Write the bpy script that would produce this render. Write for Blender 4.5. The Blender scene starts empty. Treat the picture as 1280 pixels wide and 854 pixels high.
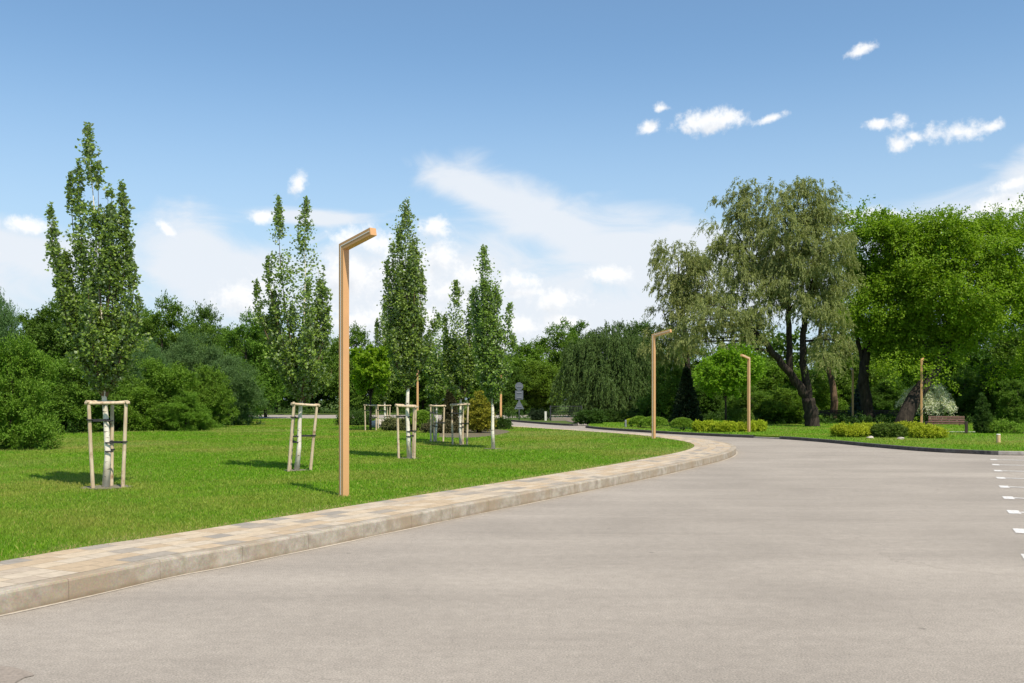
import bpy, bmesh, math, random
import numpy as np
from mathutils import Vector, Matrix
from mathutils.geometry import tessellate_polygon

R = math.radians
SC = bpy.context.scene
COL = SC.collection
random.seed(7)
rng = np.random.default_rng(11)

# ------------------------------------------------------------------ camera
CAM_H, F, HZ = 1.65, 1200.0, 499.0
cam = bpy.data.cameras.new('camera')
cam.sensor_width = 36.0
cam.lens = F / 1280.0 * 36.0
cam.shift_y = (HZ - 427.0) / 1280.0
cam.clip_end = 3000
camo = bpy.data.objects.new('camera', cam)
COL.objects.link(camo)
camo.location = (0, 0, CAM_H)
camo.rotation_euler = (R(90), 0, 0)
SC.camera = camo

LZ = 0.18            # lawn level on the left
RZ = 0.12            # lawn level on the right


def at(px, py, z=0.0):
    d = (CAM_H - z) * F / (py - HZ)
    return Vector(((px - 640) * d / F, d, z))


def wx(px, d):
    return (px - 640) * d / F


def wz(py, d):
    return CAM_H + (HZ - py) * d / F


# ------------------------------------------------------------------ object helpers
def tag(o, label=None, cat=None, group=None, kind=None):
    if label: o['label'] = label
    if cat: o['category'] = cat
    if group: o['group'] = group
    if kind: o['kind'] = kind
    return o


def empty(name, loc, label, cat, group=None, rz=0.0, scale=None):
    o = bpy.data.objects.new(name, None)
    o.empty_display_size = 0.2
    COL.objects.link(o)
    o.location = loc
    o.rotation_euler = (0, 0, rz)
    if scale: o.scale = scale
    return tag(o, label, cat, group)


def link(name, me, mat=None, parent=None):
    if mat is not None and not me.materials:
        me.materials.append(mat)
    o = bpy.data.objects.new(name, me)
    COL.objects.link(o)
    if parent is not None: o.parent = parent
    return o


def dup(root, loc, rz, label, cat=None, scale=None, group=None):
    r = root.copy(); COL.objects.link(r)
    r.location = loc; r.rotation_euler = (0, 0, rz)
    if scale: r.scale = scale
    r['label'] = label
    if cat: r['category'] = cat
    if group: r['group'] = group
    for ch in list(root.children):
        c = ch.copy(); COL.objects.link(c); c.parent = r
        for g in list(ch.children):
            d = g.copy(); COL.objects.link(d); d.parent = c
    return r


def mesh_np(name, co, quads=None, tris=None, smooth=False):
    me = bpy.data.meshes.new(name)
    nq = 0 if quads is None else len(quads)
    nt = 0 if tris is None else len(tris)
    me.vertices.add(len(co))
    me.vertices.foreach_set('co', np.asarray(co, np.float32).ravel())
    li = []
    if nq: li.append(np.asarray(quads, np.int32).ravel())
    if nt: li.append(np.asarray(tris, np.int32).ravel())
    li = np.concatenate(li)
    me.loops.add(len(li))
    me.loops.foreach_set('vertex_index', li)
    me.polygons.add(nq + nt)
    st = np.concatenate([np.arange(nq) * 4, nq * 4 + np.arange(nt) * 3]).astype(np.int32)
    me.polygons.foreach_set('loop_start', st)
    me.update(calc_edges=True)
    if not smooth:
        me.polygons.foreach_set('use_smooth', np.zeros(nq + nt, dtype=bool))
    else:
        me.polygons.foreach_set('use_smooth', np.ones(nq + nt, dtype=bool))
    return me


class MB:
    """collects boxes, tubes and prisms into one mesh"""
    def __init__(s):
        s.v = []; s.f = []

    def add(s, vs, fs):
        b = len(s.v)
        s.v += [tuple(v) for v in vs]
        s.f += [tuple(i + b for i in f) for f in fs]
        return s

    def box(s, c, size, rz=0.0, m=None):
        sx, sy, sz = (k / 2 for k in size)
        vs = [Vector((x * sx, y * sy, z * sz)) for x in (-1, 1) for y in (-1, 1) for z in (-1, 1)]
        mt = m if m is not None else Matrix.Rotation(rz, 3, 'Z')
        vs = [mt @ v + Vector(c) for v in vs]
        return s.add(vs, [(0, 1, 3, 2), (4, 6, 7, 5), (0, 4, 5, 1), (2, 3, 7, 6), (0, 2, 6, 4), (1, 5, 7, 3)])

    def tube(s, pts, rad, n=8, cap=True):
        pts = [Vector(p) for p in pts]
        if not hasattr(rad, '__len__'): rad = [rad] * len(pts)
        vs = []; prev = None
        for i, p in enumerate(pts):
            t = (pts[min(i + 1, len(pts) - 1)] - pts[max(i - 1, 0)]).normalized()
            if prev is None:
                a = Vector((1, 0, 0)) if abs(t.x) < 0.8 else Vector((0, 1, 0))
                u = t.cross(a).normalized()
            else:
                u = (prev - t * prev.dot(t)).normalized()
            prev = u
            w = t.cross(u)
            for k in range(n):
                a = 2 * math.pi * k / n
                vs.append(p + (u * math.cos(a) + w * math.sin(a)) * rad[i])
        fs = []
        for i in range(len(pts) - 1):
            for k in range(n):
                k2 = (k + 1) % n
                fs.append((i * n + k, i * n + k2, (i + 1) * n + k2, (i + 1) * n + k))
        if cap:
            fs.append(tuple(range(n))[::-1])
            fs.append(tuple((len(pts) - 1) * n + k for k in range(n)))
        return s.add(vs, fs)

    def prism(s, outline, y0, y1):
        """outline in (x, z), extruded along y"""
        n = len(outline)
        vs = [(x, y0, z) for x, z in outline] + [(x, y1, z) for x, z in outline]
        fs = [tuple(range(n)), tuple(range(2 * n - 1, n - 1, -1))]
        for i in range(n):
            j = (i + 1) % n
            fs.append((i, i + n, j + n, j))
        return s.add(vs, fs)

    def mesh(s, name, smooth=False, bevel=0.0):
        me = bpy.data.meshes.new(name)
        me.from_pydata(s.v, [], s.f)
        bm = bmesh.new(); bm.from_mesh(me)
        bmesh.ops.recalc_face_normals(bm, faces=bm.faces)
        if bevel:
            bmesh.ops.bevel(bm, geom=[e for e in bm.edges if len(e.link_faces) == 2 and e.calc_face_angle(0) > 0.6],
                            offset=bevel, segments=2, affect='EDGES', profile=0.6)
        for f in bm.faces: f.smooth = smooth
        bm.to_mesh(me); bm.free()
        return me

    def build(s, name, mat, parent=None, smooth=False, bevel=0.0):
        return link(name, s.mesh(name, smooth, bevel), mat, parent)


# ------------------------------------------------------------------ materials
def new_mat(name):
    m = bpy.data.materials.new(name)
    m.use_nodes = True
    nt = m.node_tree
    nt.nodes.clear()
    return m, nt


def N(nt, typ, **kw):
    n = nt.nodes.new(typ)
    for k, v in kw.items():
        if k in n.inputs.keys() and not hasattr(n, k):
            n.inputs[k].default_value = v
        else:
            setattr(n, k, v)
    return n


def S(n, **kw):
    for k, v in kw.items():
        n.inputs[k.replace('_', ' ')].default_value = v
    return n


def ramp(nt, src, stops, interp='LINEAR'):
    r = nt.nodes.new('ShaderNodeValToRGB')
    r.color_ramp.interpolation = interp
    e = r.color_ramp.elements
    while len(e) < len(stops): e.new(0.5)
    for el, (p, c) in zip(e, stops):
        el.position = p
        el.color = (*c, 1) if len(c) == 3 else c
    nt.links.new(src, r.inputs[0])
    return r


def noise(nt, vec, scale, detail=4, rough=0.55, dist=0.0):
    n = nt.nodes.new('ShaderNodeTexNoise')
    S(n, Scale=scale, Detail=detail, Roughness=rough, Distortion=dist)
    if vec is not None: nt.links.new(vec, n.inputs['Vector'])
    return n


def mixc(nt, fac, a, b, mode='MIX'):
    m = nt.nodes.new('ShaderNodeMix')
    m.data_type = 'RGBA'; m.blend_type = mode
    for val, idx in ((fac, 0), (a, 6), (b, 7)):
        if hasattr(val, 'is_output') or hasattr(val, 'links'):
            nt.links.new(val, m.inputs[idx])
        elif idx == 0:
            m.inputs[0].default_value = val
        else:
            m.inputs[idx].default_value = (*val, 1)
    return m.outputs[2]


def math_(nt, op, a, b=None, c=None, clamp=False):
    m = nt.nodes.new('ShaderNodeMath'); m.operation = op; m.use_clamp = clamp
    for i, v in enumerate((a, b, c)):
        if v is None: continue
        if hasattr(v, 'links'): nt.links.new(v, m.inputs[i])
        else: m.inputs[i].default_value = v
    return m.outputs[0]


def finish(nt, color, rough=0.8, bump=None, bump_dist=0.01, bump_str=0.5, spec=0.3):
    p = nt.nodes.new('ShaderNodeBsdfPrincipled')
    o = nt.nodes.new('ShaderNodeOutputMaterial')
    if hasattr(color, 'links'): nt.links.new(color, p.inputs['Base Color'])
    else: p.inputs['Base Color'].default_value = (*color, 1)
    if hasattr(rough, 'links'): nt.links.new(rough, p.inputs['Roughness'])
    else: p.inputs['Roughness'].default_value = rough
    p.inputs['Specular IOR Level'].default_value = spec
    if bump is not None:
        b = nt.nodes.new('ShaderNodeBump')
        S(b, Strength=bump_str, Distance=bump_dist)
        nt.links.new(bump, b.inputs['Height'])
        nt.links.new(b.outputs[0], p.inputs['Normal'])
    nt.links.new(p.outputs[0], o.inputs[0])
    return p


def coords(nt, kind='Object'):
    return nt.nodes.new('ShaderNodeTexCoord').outputs[kind]


def plain(name, c, rough=0.6, var=0.15, scale=6.0, spec=0.3):
    m, nt = new_mat(name)
    n = noise(nt, coords(nt), scale, 5)
    lo = tuple(k * (1 - var) for k in c); hi = tuple(min(1, k * (1 + var)) for k in c)
    r = ramp(nt, n.outputs['Fac'], [(0.3, lo), (0.7, hi)])
    finish(nt, r.outputs[0], rough, n.outputs['Fac'], 0.004, 0.3, spec)
    return m


def leaf_mat(name, dark, light, under=None, trans=0.3, rough=0.58, spec=0.2, patch=0.5, nscale=0.9, huevar=0.014):
    """leaves: every leaf its own shade, twigs of slightly different green, light coming through"""
    m, nt = new_mat(name)
    g = nt.nodes.new('ShaderNodeNewGeometry')
    oi = nt.nodes.new('ShaderNodeObjectInfo')
    n = noise(nt, coords(nt), nscale, 3)
    f = math_(nt, 'MULTIPLY', g.outputs['Random Per Island'], 1 - patch)
    f = math_(nt, 'MULTIPLY_ADD', n.outputs['Fac'], patch, f)
    col = ramp(nt, f, [(0.12, dark), (0.85, light)]).outputs[0]
    hs = nt.nodes.new('ShaderNodeHueSaturation')
    nt.links.new(col, hs.inputs['Color'])
    nt.links.new(math_(nt, 'MULTIPLY_ADD', oi.outputs['Random'], huevar, 0.495 - huevar / 2), hs.inputs['Hue'])
    nt.links.new(math_(nt, 'MULTIPLY_ADD', oi.outputs['Random'], 0.16, 0.92), hs.inputs['Value'])
    col = hs.outputs[0]
    top = col
    if under is not None:
        top = mixc(nt, g.outputs['Backfacing'], col, under)
    p = nt.nodes.new('ShaderNodeBsdfPrincipled')
    nt.links.new(top, p.inputs['Base Color'])
    p.inputs['Roughness'].default_value = rough
    p.inputs['Specular IOR Level'].default_value = spec
    t = nt.nodes.new('ShaderNodeBsdfTranslucent')
    tc = mixc(nt, 1.0, col, (1.25, 1.35, 0.55), 'MULTIPLY')
    nt.links.new(tc, t.inputs['Color'])
    mx = nt.nodes.new('ShaderNodeMixShader')
    mx.inputs[0].default_value = trans
    nt.links.new(p.outputs[0], mx.inputs[1]); nt.links.new(t.outputs[0], mx.inputs[2])
    o = nt.nodes.new('ShaderNodeOutputMaterial')
    nt.links.new(mx.outputs[0], o.inputs[0])
    return m


M = {}
M['poplar'] = leaf_mat('poplar_leaf', (0.095, 0.17, 0.020), (0.22, 0.33, 0.045), under=(0.34, 0.40, 0.22), trans=0.30, rough=0.45, spec=0.4)
M['forest'] = leaf_mat('woodland_leaf', (0.058, 0.130, 0.012), (0.145, 0.250, 0.025))
M['forest_dark'] = leaf_mat('dark_woodland_leaf', (0.045, 0.104, 0.012), (0.104, 0.198, 0.024))
M['forest_bright'] = leaf_mat('fresh_woodland_leaf', (0.074, 0.158, 0.012), (0.170, 0.282, 0.026))
M['silver'] = leaf_mat('silver_leaf', (0.060, 0.128, 0.034), (0.13, 0.225, 0.068), trans=0.2)
M['willow'] = leaf_mat('willow_leaf', (0.165, 0.205, 0.055), (0.33, 0.37, 0.135), trans=0.32, rough=0.5)
M['weeping'] = leaf_mat('weeping_leaf', (0.045, 0.090, 0.018), (0.11, 0.18, 0.042), trans=0.25)
M['maple'] = leaf_mat('maple_leaf', (0.098, 0.192, 0.008), (0.250, 0.385, 0.022), trans=0.42, patch=0.6, huevar=0.0)
M['golden'] = leaf_mat('golden_needles', (0.20, 0.28, 0.012), (0.48, 0.54, 0.03), trans=0.2)
M['lime'] = leaf_mat('lime_needles', (0.10, 0.19, 0.015), (0.20, 0.32, 0.03), trans=0.2)
M['box_green'] = leaf_mat('box_leaf', (0.055, 0.11, 0.012), (0.13, 0.20, 0.025), trans=0.2)
M['conifer'] = leaf_mat('dark_needles', (0.014, 0.03, 0.012), (0.035, 0.06, 0.02), trans=0.12)
M['blue_spruce'] = leaf_mat('blue_needles', (0.05, 0.09, 0.08), (0.11, 0.17, 0.15), trans=0.1)
M['brown_conifer'] = leaf_mat('bronze_needles', (0.06, 0.055, 0.025), (0.13, 0.12, 0.05), trans=0.15)
M['white_leaf'] = leaf_mat('white_leaf', (0.6, 0.62, 0.42), (0.8, 0.8, 0.66), trans=0.25)
M['hedge'] = leaf_mat('hedge_leaf', (0.03, 0.07, 0.01), (0.07, 0.135, 0.02))
M['juniper'] = leaf_mat('juniper_needles', (0.075, 0.095, 0.03), (0.15, 0.16, 0.055), trans=0.15)


def bark_mat(name, dark, light, scale=14.0):
    m, nt = new_mat(name)
    mp = nt.nodes.new('ShaderNodeMapping'); S(mp, Scale=(1, 1, 0.25))
    nt.links.new(coords(nt), mp.inputs[0])
    n = noise(nt, mp.outputs[0], scale, 6, 0.65)
    r = ramp(nt, n.outputs['Fac'], [(0.35, dark), (0.62, light)])
    finish(nt, r.outputs[0], 0.9, n.outputs['Fac'], 0.03, 0.8, 0.15)
    return m


M['bark'] = bark_mat('dark_bark', (0.012, 0.0095, 0.0075), (0.052, 0.04, 0.03), 9)
M['bark_brown'] = bark_mat('brown_bark', (0.06, 0.04, 0.025), (0.19, 0.125, 0.075), 9)


def white_bark():
    m, nt = new_mat('white_bark')
    mp = nt.nodes.new('ShaderNodeMapping'); S(mp, Scale=(1, 1, 3.2))
    nt.links.new(coords(nt), mp.inputs[0])
    n = noise(nt, mp.outputs[0], 9, 4, 0.6)
    n2 = noise(nt, coords(nt), 5, 4)
    base = ramp(nt, n2.outputs['Fac'], [(0.3, (0.58, 0.49, 0.37)), (0.65, (0.80, 0.74, 0.62))])
    f = ramp(nt, n.outputs['Fac'], [(0.60, (0, 0, 0)), (0.66, (1, 1, 1))])
    c = mixc(nt, f.outputs[0], base.outputs[0], (0.09, 0.065, 0.045))
    finish(nt, c, 0.75, n.outputs['Fac'], 0.006, 0.5)
    return m


M['white_bark'] = white_bark()


def stake_mat():
    m, nt = new_mat('stake_wood')
    mp = nt.nodes.new('ShaderNodeMapping'); S(mp, Scale=(1, 1, 0.12))
    nt.links.new(coords(nt), mp.inputs[0])
    n = noise(nt, mp.outputs[0], 26, 5, 0.6)
    k = noise(nt, coords(nt), 3.4, 3, 0.7)
    base = ramp(nt, n.outputs['Fac'], [(0.3, (0.42, 0.30, 0.18)), (0.7, (0.66, 0.54, 0.38))])
    f = ramp(nt, k.outputs['Fac'], [(0.58, (0, 0, 0)), (0.72, (1, 1, 1))])
    c = mixc(nt, f.outputs[0], base.outputs[0], (0.24, 0.13, 0.065))
    finish(nt, c, 0.8, n.outputs['Fac'], 0.004, 0.4)
    return m


M['stake'] = stake_mat()
M['tie'] = plain('black_webbing', (0.03, 0.03, 0.03), 0.8)
M['soil'] = plain('bare_soil', (0.16, 0.14, 0.09), 0.95, 0.35, 18)
M['lamp'] = plain('copper_paint', (0.57, 0.315, 0.135), 0.5, 0.05, 3, 0.35)
M['lamp_dark'] = plain('lamp_groove', (0.49, 0.265, 0.115), 0.6, 0.05, 3)
M['lamp_shade_pole'] = plain('brown_pole_paint', (0.34, 0.17, 0.09), 0.6, 0.1, 3)
M['led'] = plain('opal_strip', (0.80, 0.78, 0.75), 0.4, 0.02, 3)
M['sign_back'] = plain('grey_sign_metal', (0.10, 0.115, 0.13), 0.55, 0.1, 5, 0.5)
M['post_grey'] = plain('galvanised_post', (0.22, 0.23, 0.24), 0.5, 0.12, 8, 0.5)
M['white_post'] = plain('white_post_paint', (0.62, 0.60, 0.52), 0.7, 0.12, 8)
M['dark_wood'] = plain('dark_stained_wood', (0.045, 0.03, 0.022), 0.7, 0.3, 8)
M['bench_wood'] = plain('brown_stained_wood', (0.14, 0.075, 0.05), 0.6, 0.25, 8)
M['dark_metal'] = plain('dark_painted_metal', (0.04, 0.042, 0.045), 0.6, 0.2, 8)
M['rock'] = plain('pale_rock', (0.42, 0.37, 0.31), 0.9, 0.3, 5)
M['light_wood'] = plain('peeled_wood', (0.62, 0.42, 0.22), 0.7, 0.2, 10)


def asphalt():
    m, nt = new_mat('dusty_asphalt')
    co = coords(nt)
    fine = noise(nt, co, 75, 4, 0.75)
    mid = noise(nt, co, 9, 6, 0.72)
    big = noise(nt, co, 0.35, 5, 0.6, 0.4)
    mp = nt.nodes.new('ShaderNodeMapping'); S(mp, Rotation=(0, 0, R(62)), Scale=(0.10, 1.1, 1))
    nt.links.new(co, mp.inputs[0])
    streak = noise(nt, mp.outputs[0], 1.0, 4, 0.6, 0.6)
    c = ramp(nt, big.outputs['Fac'], [(0.3, (0.266, 0.232, 0.192)), (0.7, (0.340, 0.297, 0.246))]).outputs[0]
    c = mixc(nt, 0.5, c, ramp(nt, streak.outputs['Fac'], [(0.32, (0.40, 0.40, 0.40)), (0.72, (0.60, 0.60, 0.60))]).outputs[0], 'OVERLAY')
    c = mixc(nt, 0.55, c, ramp(nt, mid.outputs['Fac'], [(0.3, (0.40, 0.40, 0.40)), (0.7, (0.60, 0.60, 0.60))]).outputs[0], 'OVERLAY')
    c = mixc(nt, 0.8, c, ramp(nt, fine.outputs['Fac'], [(0.30, (0.22, 0.22, 0.22)), (0.70, (0.76, 0.76, 0.76))]).outputs[0], 'OVERLAY')
    # scattered dark pits
    v = nt.nodes.new('ShaderNodeTexVoronoi'); S(v, Scale=0.9)
    nt.links.new(co, v.inputs['Vector'])
    wob = math_(nt, 'MULTIPLY_ADD', mid.outputs['Fac'], 0.10, v.outputs['Distance'])
    f = ramp(nt, wob, [(0.060, (1, 1, 1)), (0.085, (0, 0, 0))])
    c = mixc(nt, math_(nt, 'MULTIPLY', f.outputs[0], 0.5), c, (0.10, 0.085, 0.07))
    # a few hairline cracks, only here and there
    wv = nt.nodes.new('ShaderNodeVectorMath'); wv.operation = 'MULTIPLY_ADD'
    wn = noise(nt, co, 0.8, 5, 0.65)
    nt.links.new(wn.outputs['Color'], wv.inputs[0]); wv.inputs[1].default_value = (1.6, 1.6, 0); nt.links.new(co, wv.inputs[2])
    vc = nt.nodes.new('ShaderNodeTexVoronoi'); vc.feature = 'DISTANCE_TO_EDGE'; S(vc, Scale=0.16)
    nt.links.new(wv.outputs[0], vc.inputs['Vector'])
    ck = math_(nt, 'LESS_THAN', vc.outputs['Distance'], 0.0016)
    msk = ramp(nt, big.outputs['Fac'], [(0.50, (0, 0, 0)), (0.60, (1, 1, 1))])
    c = mixc(nt, math_(nt, 'MULTIPLY', math_(nt, 'MULTIPLY', ck, msk.outputs[0]), 0.3), c, (0.13, 0.11, 0.09))
    h = math_(nt, 'ADD', fine.outputs['Fac'], mid.outputs['Fac'])
    finish(nt, c, 0.92, h, 0.006, 0.55, 0.2)
    return m


M['asphalt'] = asphalt()
M['patch'] = plain('old_asphalt_patch', (0.255, 0.213, 0.172), 0.95, 0.22, 40)
def paint_mat():
    m, nt = new_mat('worn_road_paint')
    n = noise(nt, coords(nt), 16, 7, 0.75)
    f = ramp(nt, n.outputs['Fac'], [(0.40, (0, 0, 0)), (0.52, (1, 1, 1))])
    finish(nt, mixc(nt, f.outputs[0], (0.40, 0.35, 0.30), (0.66, 0.64, 0.60)), 0.8)
    return m


M['paint'] = paint_mat()


def paving():
    m, nt = new_mat('stone_slabs')
    uv = coords(nt, 'UV')
    b = nt.nodes.new('ShaderNodeTexBrick')
    b.offset = 0.37; b.offset_frequency = 2; b.squash = 0.62; b.squash_frequency = 2
    S(b, Color1=(0, 0, 0, 1), Color2=(1, 1, 1, 1), Mortar=(0.5, 0.5, 0.5, 1), Scale=1.0)
    b.inputs['Mortar Size'].default_value = 0.005
    b.inputs['Mortar Smooth'].default_value = 0.2
    b.inputs['Brick Width'].default_value = 0.46
    b.inputs['Row Height'].default_value = 0.225
    nt.links.new(uv, b.inputs['Vector'])
    pal = ramp(nt, b.outputs['Color'], [(0.0, (0.435, 0.335, 0.225)), (0.16, (0.395, 0.325, 0.245)), (0.32, (0.47, 0.38, 0.27)),
                                        (0.50, (0.41, 0.315, 0.21)), (0.66, (0.275, 0.245, 0.205)), (0.74, (0.455, 0.38, 0.285)),
                                        (0.92, (0.31, 0.27, 0.22))], 'CONSTANT')
    n = noise(nt, coords(nt), 11, 6, 0.65)
    c = mixc(nt, 0.7, pal.outputs[0], ramp(nt, n.outputs['Fac'], [(0.25, (0.36, 0.36, 0.36)), (0.75, (0.63, 0.63, 0.63))]).outputs[0], 'OVERLAY')
    c = mixc(nt, math_(nt, 'MULTIPLY', b.outputs['Fac'], 0.75), c, (0.22, 0.18, 0.135))
    h = math_(nt, 'MULTIPLY_ADD', b.outputs['Fac'], -1.0, n.outputs['Fac'])
    finish(nt, c, 0.92, h, 0.006, 0.6, 0.12)
    return m


M['paving'] = paving()


def kerb_mat(name, lo, hi, stain, joint):
    m, nt = new_mat(name)
    uv = coords(nt, 'UV')
    co = coords(nt)
    sx = nt.nodes.new('ShaderNodeSeparateXYZ'); nt.links.new(uv, sx.inputs[0])
    n = noise(nt, co, 7, 7, 0.68)
    n2 = noise(nt, co, 1.6, 4, 0.6)
    n3 = noise(nt, co, 60, 3, 0.6)
    c = ramp(nt, n.outputs['Fac'], [(0.36, lo), (0.60, hi)]).outputs[0]
    f = ramp(nt, n2.outputs['Fac'], [(0.44, (0, 0, 0)), (0.62, (0.85, 0.85, 0.85))])
    c = mixc(nt, f.outputs[0], c, stain)
    c = mixc(nt, 0.35, c, n3.outputs['Color'], 'OVERLAY')
    hs = nt.nodes.new('ShaderNodeHueSaturation'); hs.inputs['Saturation'].default_value = 0.9
    nt.links.new(c, hs.inputs['Color']); c = hs.outputs[0]
    # dirt washed up along the foot of the kerb
    dv = math_(nt, 'MULTIPLY_ADD', n2.outputs['Fac'], -0.06, sx.outputs['Y'])
    df = nt.nodes.new('ShaderNodeMapRange'); S(df, From_Min=0.035, From_Max=-0.01, To_Max=0.75)
    nt.links.new(dv, df.inputs[0])
    c = mixc(nt, df.outputs[0], c, tuple(k * .62 for k in stain))
    w = math_(nt, 'MULTIPLY_ADD', n.outputs['Fac'], 0.02, sx.outputs['X'])
    fr = math_(nt, 'FRACT', w)
    d = math_(nt, 'ABSOLUTE', math_(nt, 'SUBTRACT', fr, 0.5))
    jm = math_(nt, 'LESS_THAN', d, 0.004)
    c = mixc(nt, math_(nt, 'MULTIPLY', jm, 0.5), c, joint)
    h = math_(nt, 'MULTIPLY_ADD', jm, -1.5, n.outputs['Fac'])
    finish(nt, c, 0.9, h, 0.008, 0.6, 0.2)
    return m


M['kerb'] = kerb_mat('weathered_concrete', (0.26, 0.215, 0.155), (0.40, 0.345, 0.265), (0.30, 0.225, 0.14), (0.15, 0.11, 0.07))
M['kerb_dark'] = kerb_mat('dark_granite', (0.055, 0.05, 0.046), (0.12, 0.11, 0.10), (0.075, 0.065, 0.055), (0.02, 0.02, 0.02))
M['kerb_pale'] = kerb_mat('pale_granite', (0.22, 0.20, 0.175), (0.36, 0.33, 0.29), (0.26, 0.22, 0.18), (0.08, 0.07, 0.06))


def lawn_mat(name, a, b, dry, amount):
    m, nt = new_mat(name)
    co = coords(nt)
    fine = noise(nt, co, 38, 5, 0.7)
    big = noise(nt, co, 0.22, 6, 0.62, 0.4)
    c = ramp(nt, fine.outputs['Fac'], [(0.3, a), (0.7, b)]).outputs[0]
    f = ramp(nt, big.outputs['Fac'], [(0.50, (0, 0, 0)), (0.72, (amount,) * 3)])
    c = mixc(nt, f.outputs[0], c, dry)
    finish(nt, c, 0.95, fine.outputs['Fac'], 0.05, 0.8, 0.1)
    return m


M['lawn'] = lawn_mat('turf', (0.075, 0.155, 0.007), (0.13, 0.25, 0.012), (0.22, 0.22, 0.035), 0.7)
M['verge'] = lawn_mat('rough_verge', (0.04, 0.075, 0.012), (0.09, 0.14, 0.03), (0.15, 0.15, 0.05), 0.6)


def blade_mat():
    m, nt = new_mat('grass_blade')
    g = nt.nodes.new('ShaderNodeNewGeometry')
    co = coords(nt)
    big = noise(nt, co, 0.22, 6, 0.62, 0.4)
    med = noise(nt, co, 2.2, 4, 0.6)
    c = ramp(nt, g.outputs['Random Per Island'], [(0.0, (0.092, 0.20, 0.006)), (0.55, (0.155, 0.315, 0.010)), (0.88, (0.22, 0.38, 0.016)), (0.96, (0.34, 0.32, 0.08))]).outputs[0]
    f = ramp(nt, big.outputs['Fac'], [(0.46, (0, 0, 0)), (0.66, (0.7, 0.7, 0.7))])
    c = mixc(nt, f.outputs[0], c, (0.34, 0.30, 0.07))
    hs = nt.nodes.new('ShaderNodeHueSaturation')
    nt.links.new(c, hs.inputs['Color'])
    nt.links.new(math_(nt, 'MULTIPLY_ADD', med.outputs['Fac'], 0.5, 0.75), hs.inputs['Value'])
    at_ = nt.nodes.new('ShaderNodeAttribute'); at_.attribute_name = 'dry'
    c = mixc(nt, at_.outputs['Fac'], hs.outputs[0], (0.47, 0.36, 0.15))
    p = nt.nodes.new('ShaderNodeBsdfPrincipled'); p.inputs['Roughness'].default_value = 0.55
    p.inputs['Specular IOR Level'].default_value = 0.25
    nt.links.new(c, p.inputs['Base Color'])
    t = nt.nodes.new('ShaderNodeBsdfTranslucent')
    nt.links.new(mixc(nt, 1.0, c, (1.1, 1.25, 0.6), 'MULTIPLY'), t.inputs['Color'])
    mx = nt.nodes.new('ShaderNodeMixShader'); mx.inputs[0].default_value = 0.35
    nt.links.new(p.outputs[0], mx.inputs[1]); nt.links.new(t.outputs[0], mx.inputs[2])
    o = nt.nodes.new('ShaderNodeOutputMaterial'); nt.links.new(mx.outputs[0], o.inputs[0])
    return m


M['blade'] = blade_mat()


# ------------------------------------------------------------------ sky, sun, render settings
SUN_AZ, SUN_EL = 148.5, 57.0
sd = Vector((math.sin(R(SUN_AZ)) * math.cos(R(SUN_EL)), math.cos(R(SUN_AZ)) * math.cos(R(SUN_EL)), math.sin(R(SUN_EL))))


def sky_dir(px, py):
    u, v = (px - 640) / F, (HZ - py) / F
    return math.degrees(math.atan2(u, 1)), math.degrees(math.atan2(v, math.hypot(u, 1)))


CUMULUS = [  # px, py, half width, half height, turn, in photograph pixels; turned into azimuth and elevation
    (1078, 63, 23, 11, 18), (827, 135, 14, 8, 0), (809, 160, 20, 13, 25), (884, 151, 50, 20, 2), (912, 148, 30, 14, 0), (962, 149, 26, 7, 12),
    (1097, 156, 23, 9, 0), (1128, 152, 17, 15, -45), (1141, 170, 14, 7, -30), (1123, 181, 22, 17, 0), (1198, 165, 46, 17, 0), (1240, 158, 20, 9, 8),
    (373, 232, 13, 22, -15), (325, 272, 18, 12, 0), (30, 281, 42, 13, 0), (208, 287, 20, 9, -35),
    (543, 284, 26, 19, 0), (553, 320, 36, 28, 0), (470, 305, 40, 26, 0), (440, 345, 60, 40, 0), (565, 366, 40, 25, 0),
    (648, 352, 40, 18, 0), (660, 366, 42, 10, 0), (768, 343, 40, 15, 0), (505, 350, 66, 46, 0), (430, 300, 34, 22, 0), (590, 345, 40, 26, 0), (520, 400, 90, 34, 0), (700, 375, 60, 20, 0),
    (650, 408, 44, 20, 0), (705, 404, 42, 16, 0), (600, 425, 80, 26, 0), (460, 402, 80, 30, 0), (310, 372, 40, 40, 20),
    (1268, 258, 50, 18, 0), (1270, 228, 36, 9, 12), (1095, 270, 48, 13, 0), (1200, 282, 60, 16, 0),
    (-60, 300, 60, 30, 0), (1400, 250, 70, 26, 0), (1460, 150, 60, 20, 0), (-160, 210, 70, 30, 10)]
VEIL = [(600, 240, 100, 26, -22), (690, 280, 150, 44, -25), (800, 325, 150, 62, -14), (850, 300, 80, 30, 0), (930, 345, 120, 60, 0),
        (40, 318, 150, 36, 0), (235, 330, 80, 60, -25), (300, 355, 100, 60, 0), (400, 273, 80, 12, 0), (520, 370, 210, 90, 0),
        (700, 400, 260, 70, 0), (1230, 275, 190, 45, 8), (1330, 220, 110, 50, 20), (-200, 330, 260, 70, 0), (1560, 300, 260, 80, 0)]


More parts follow.
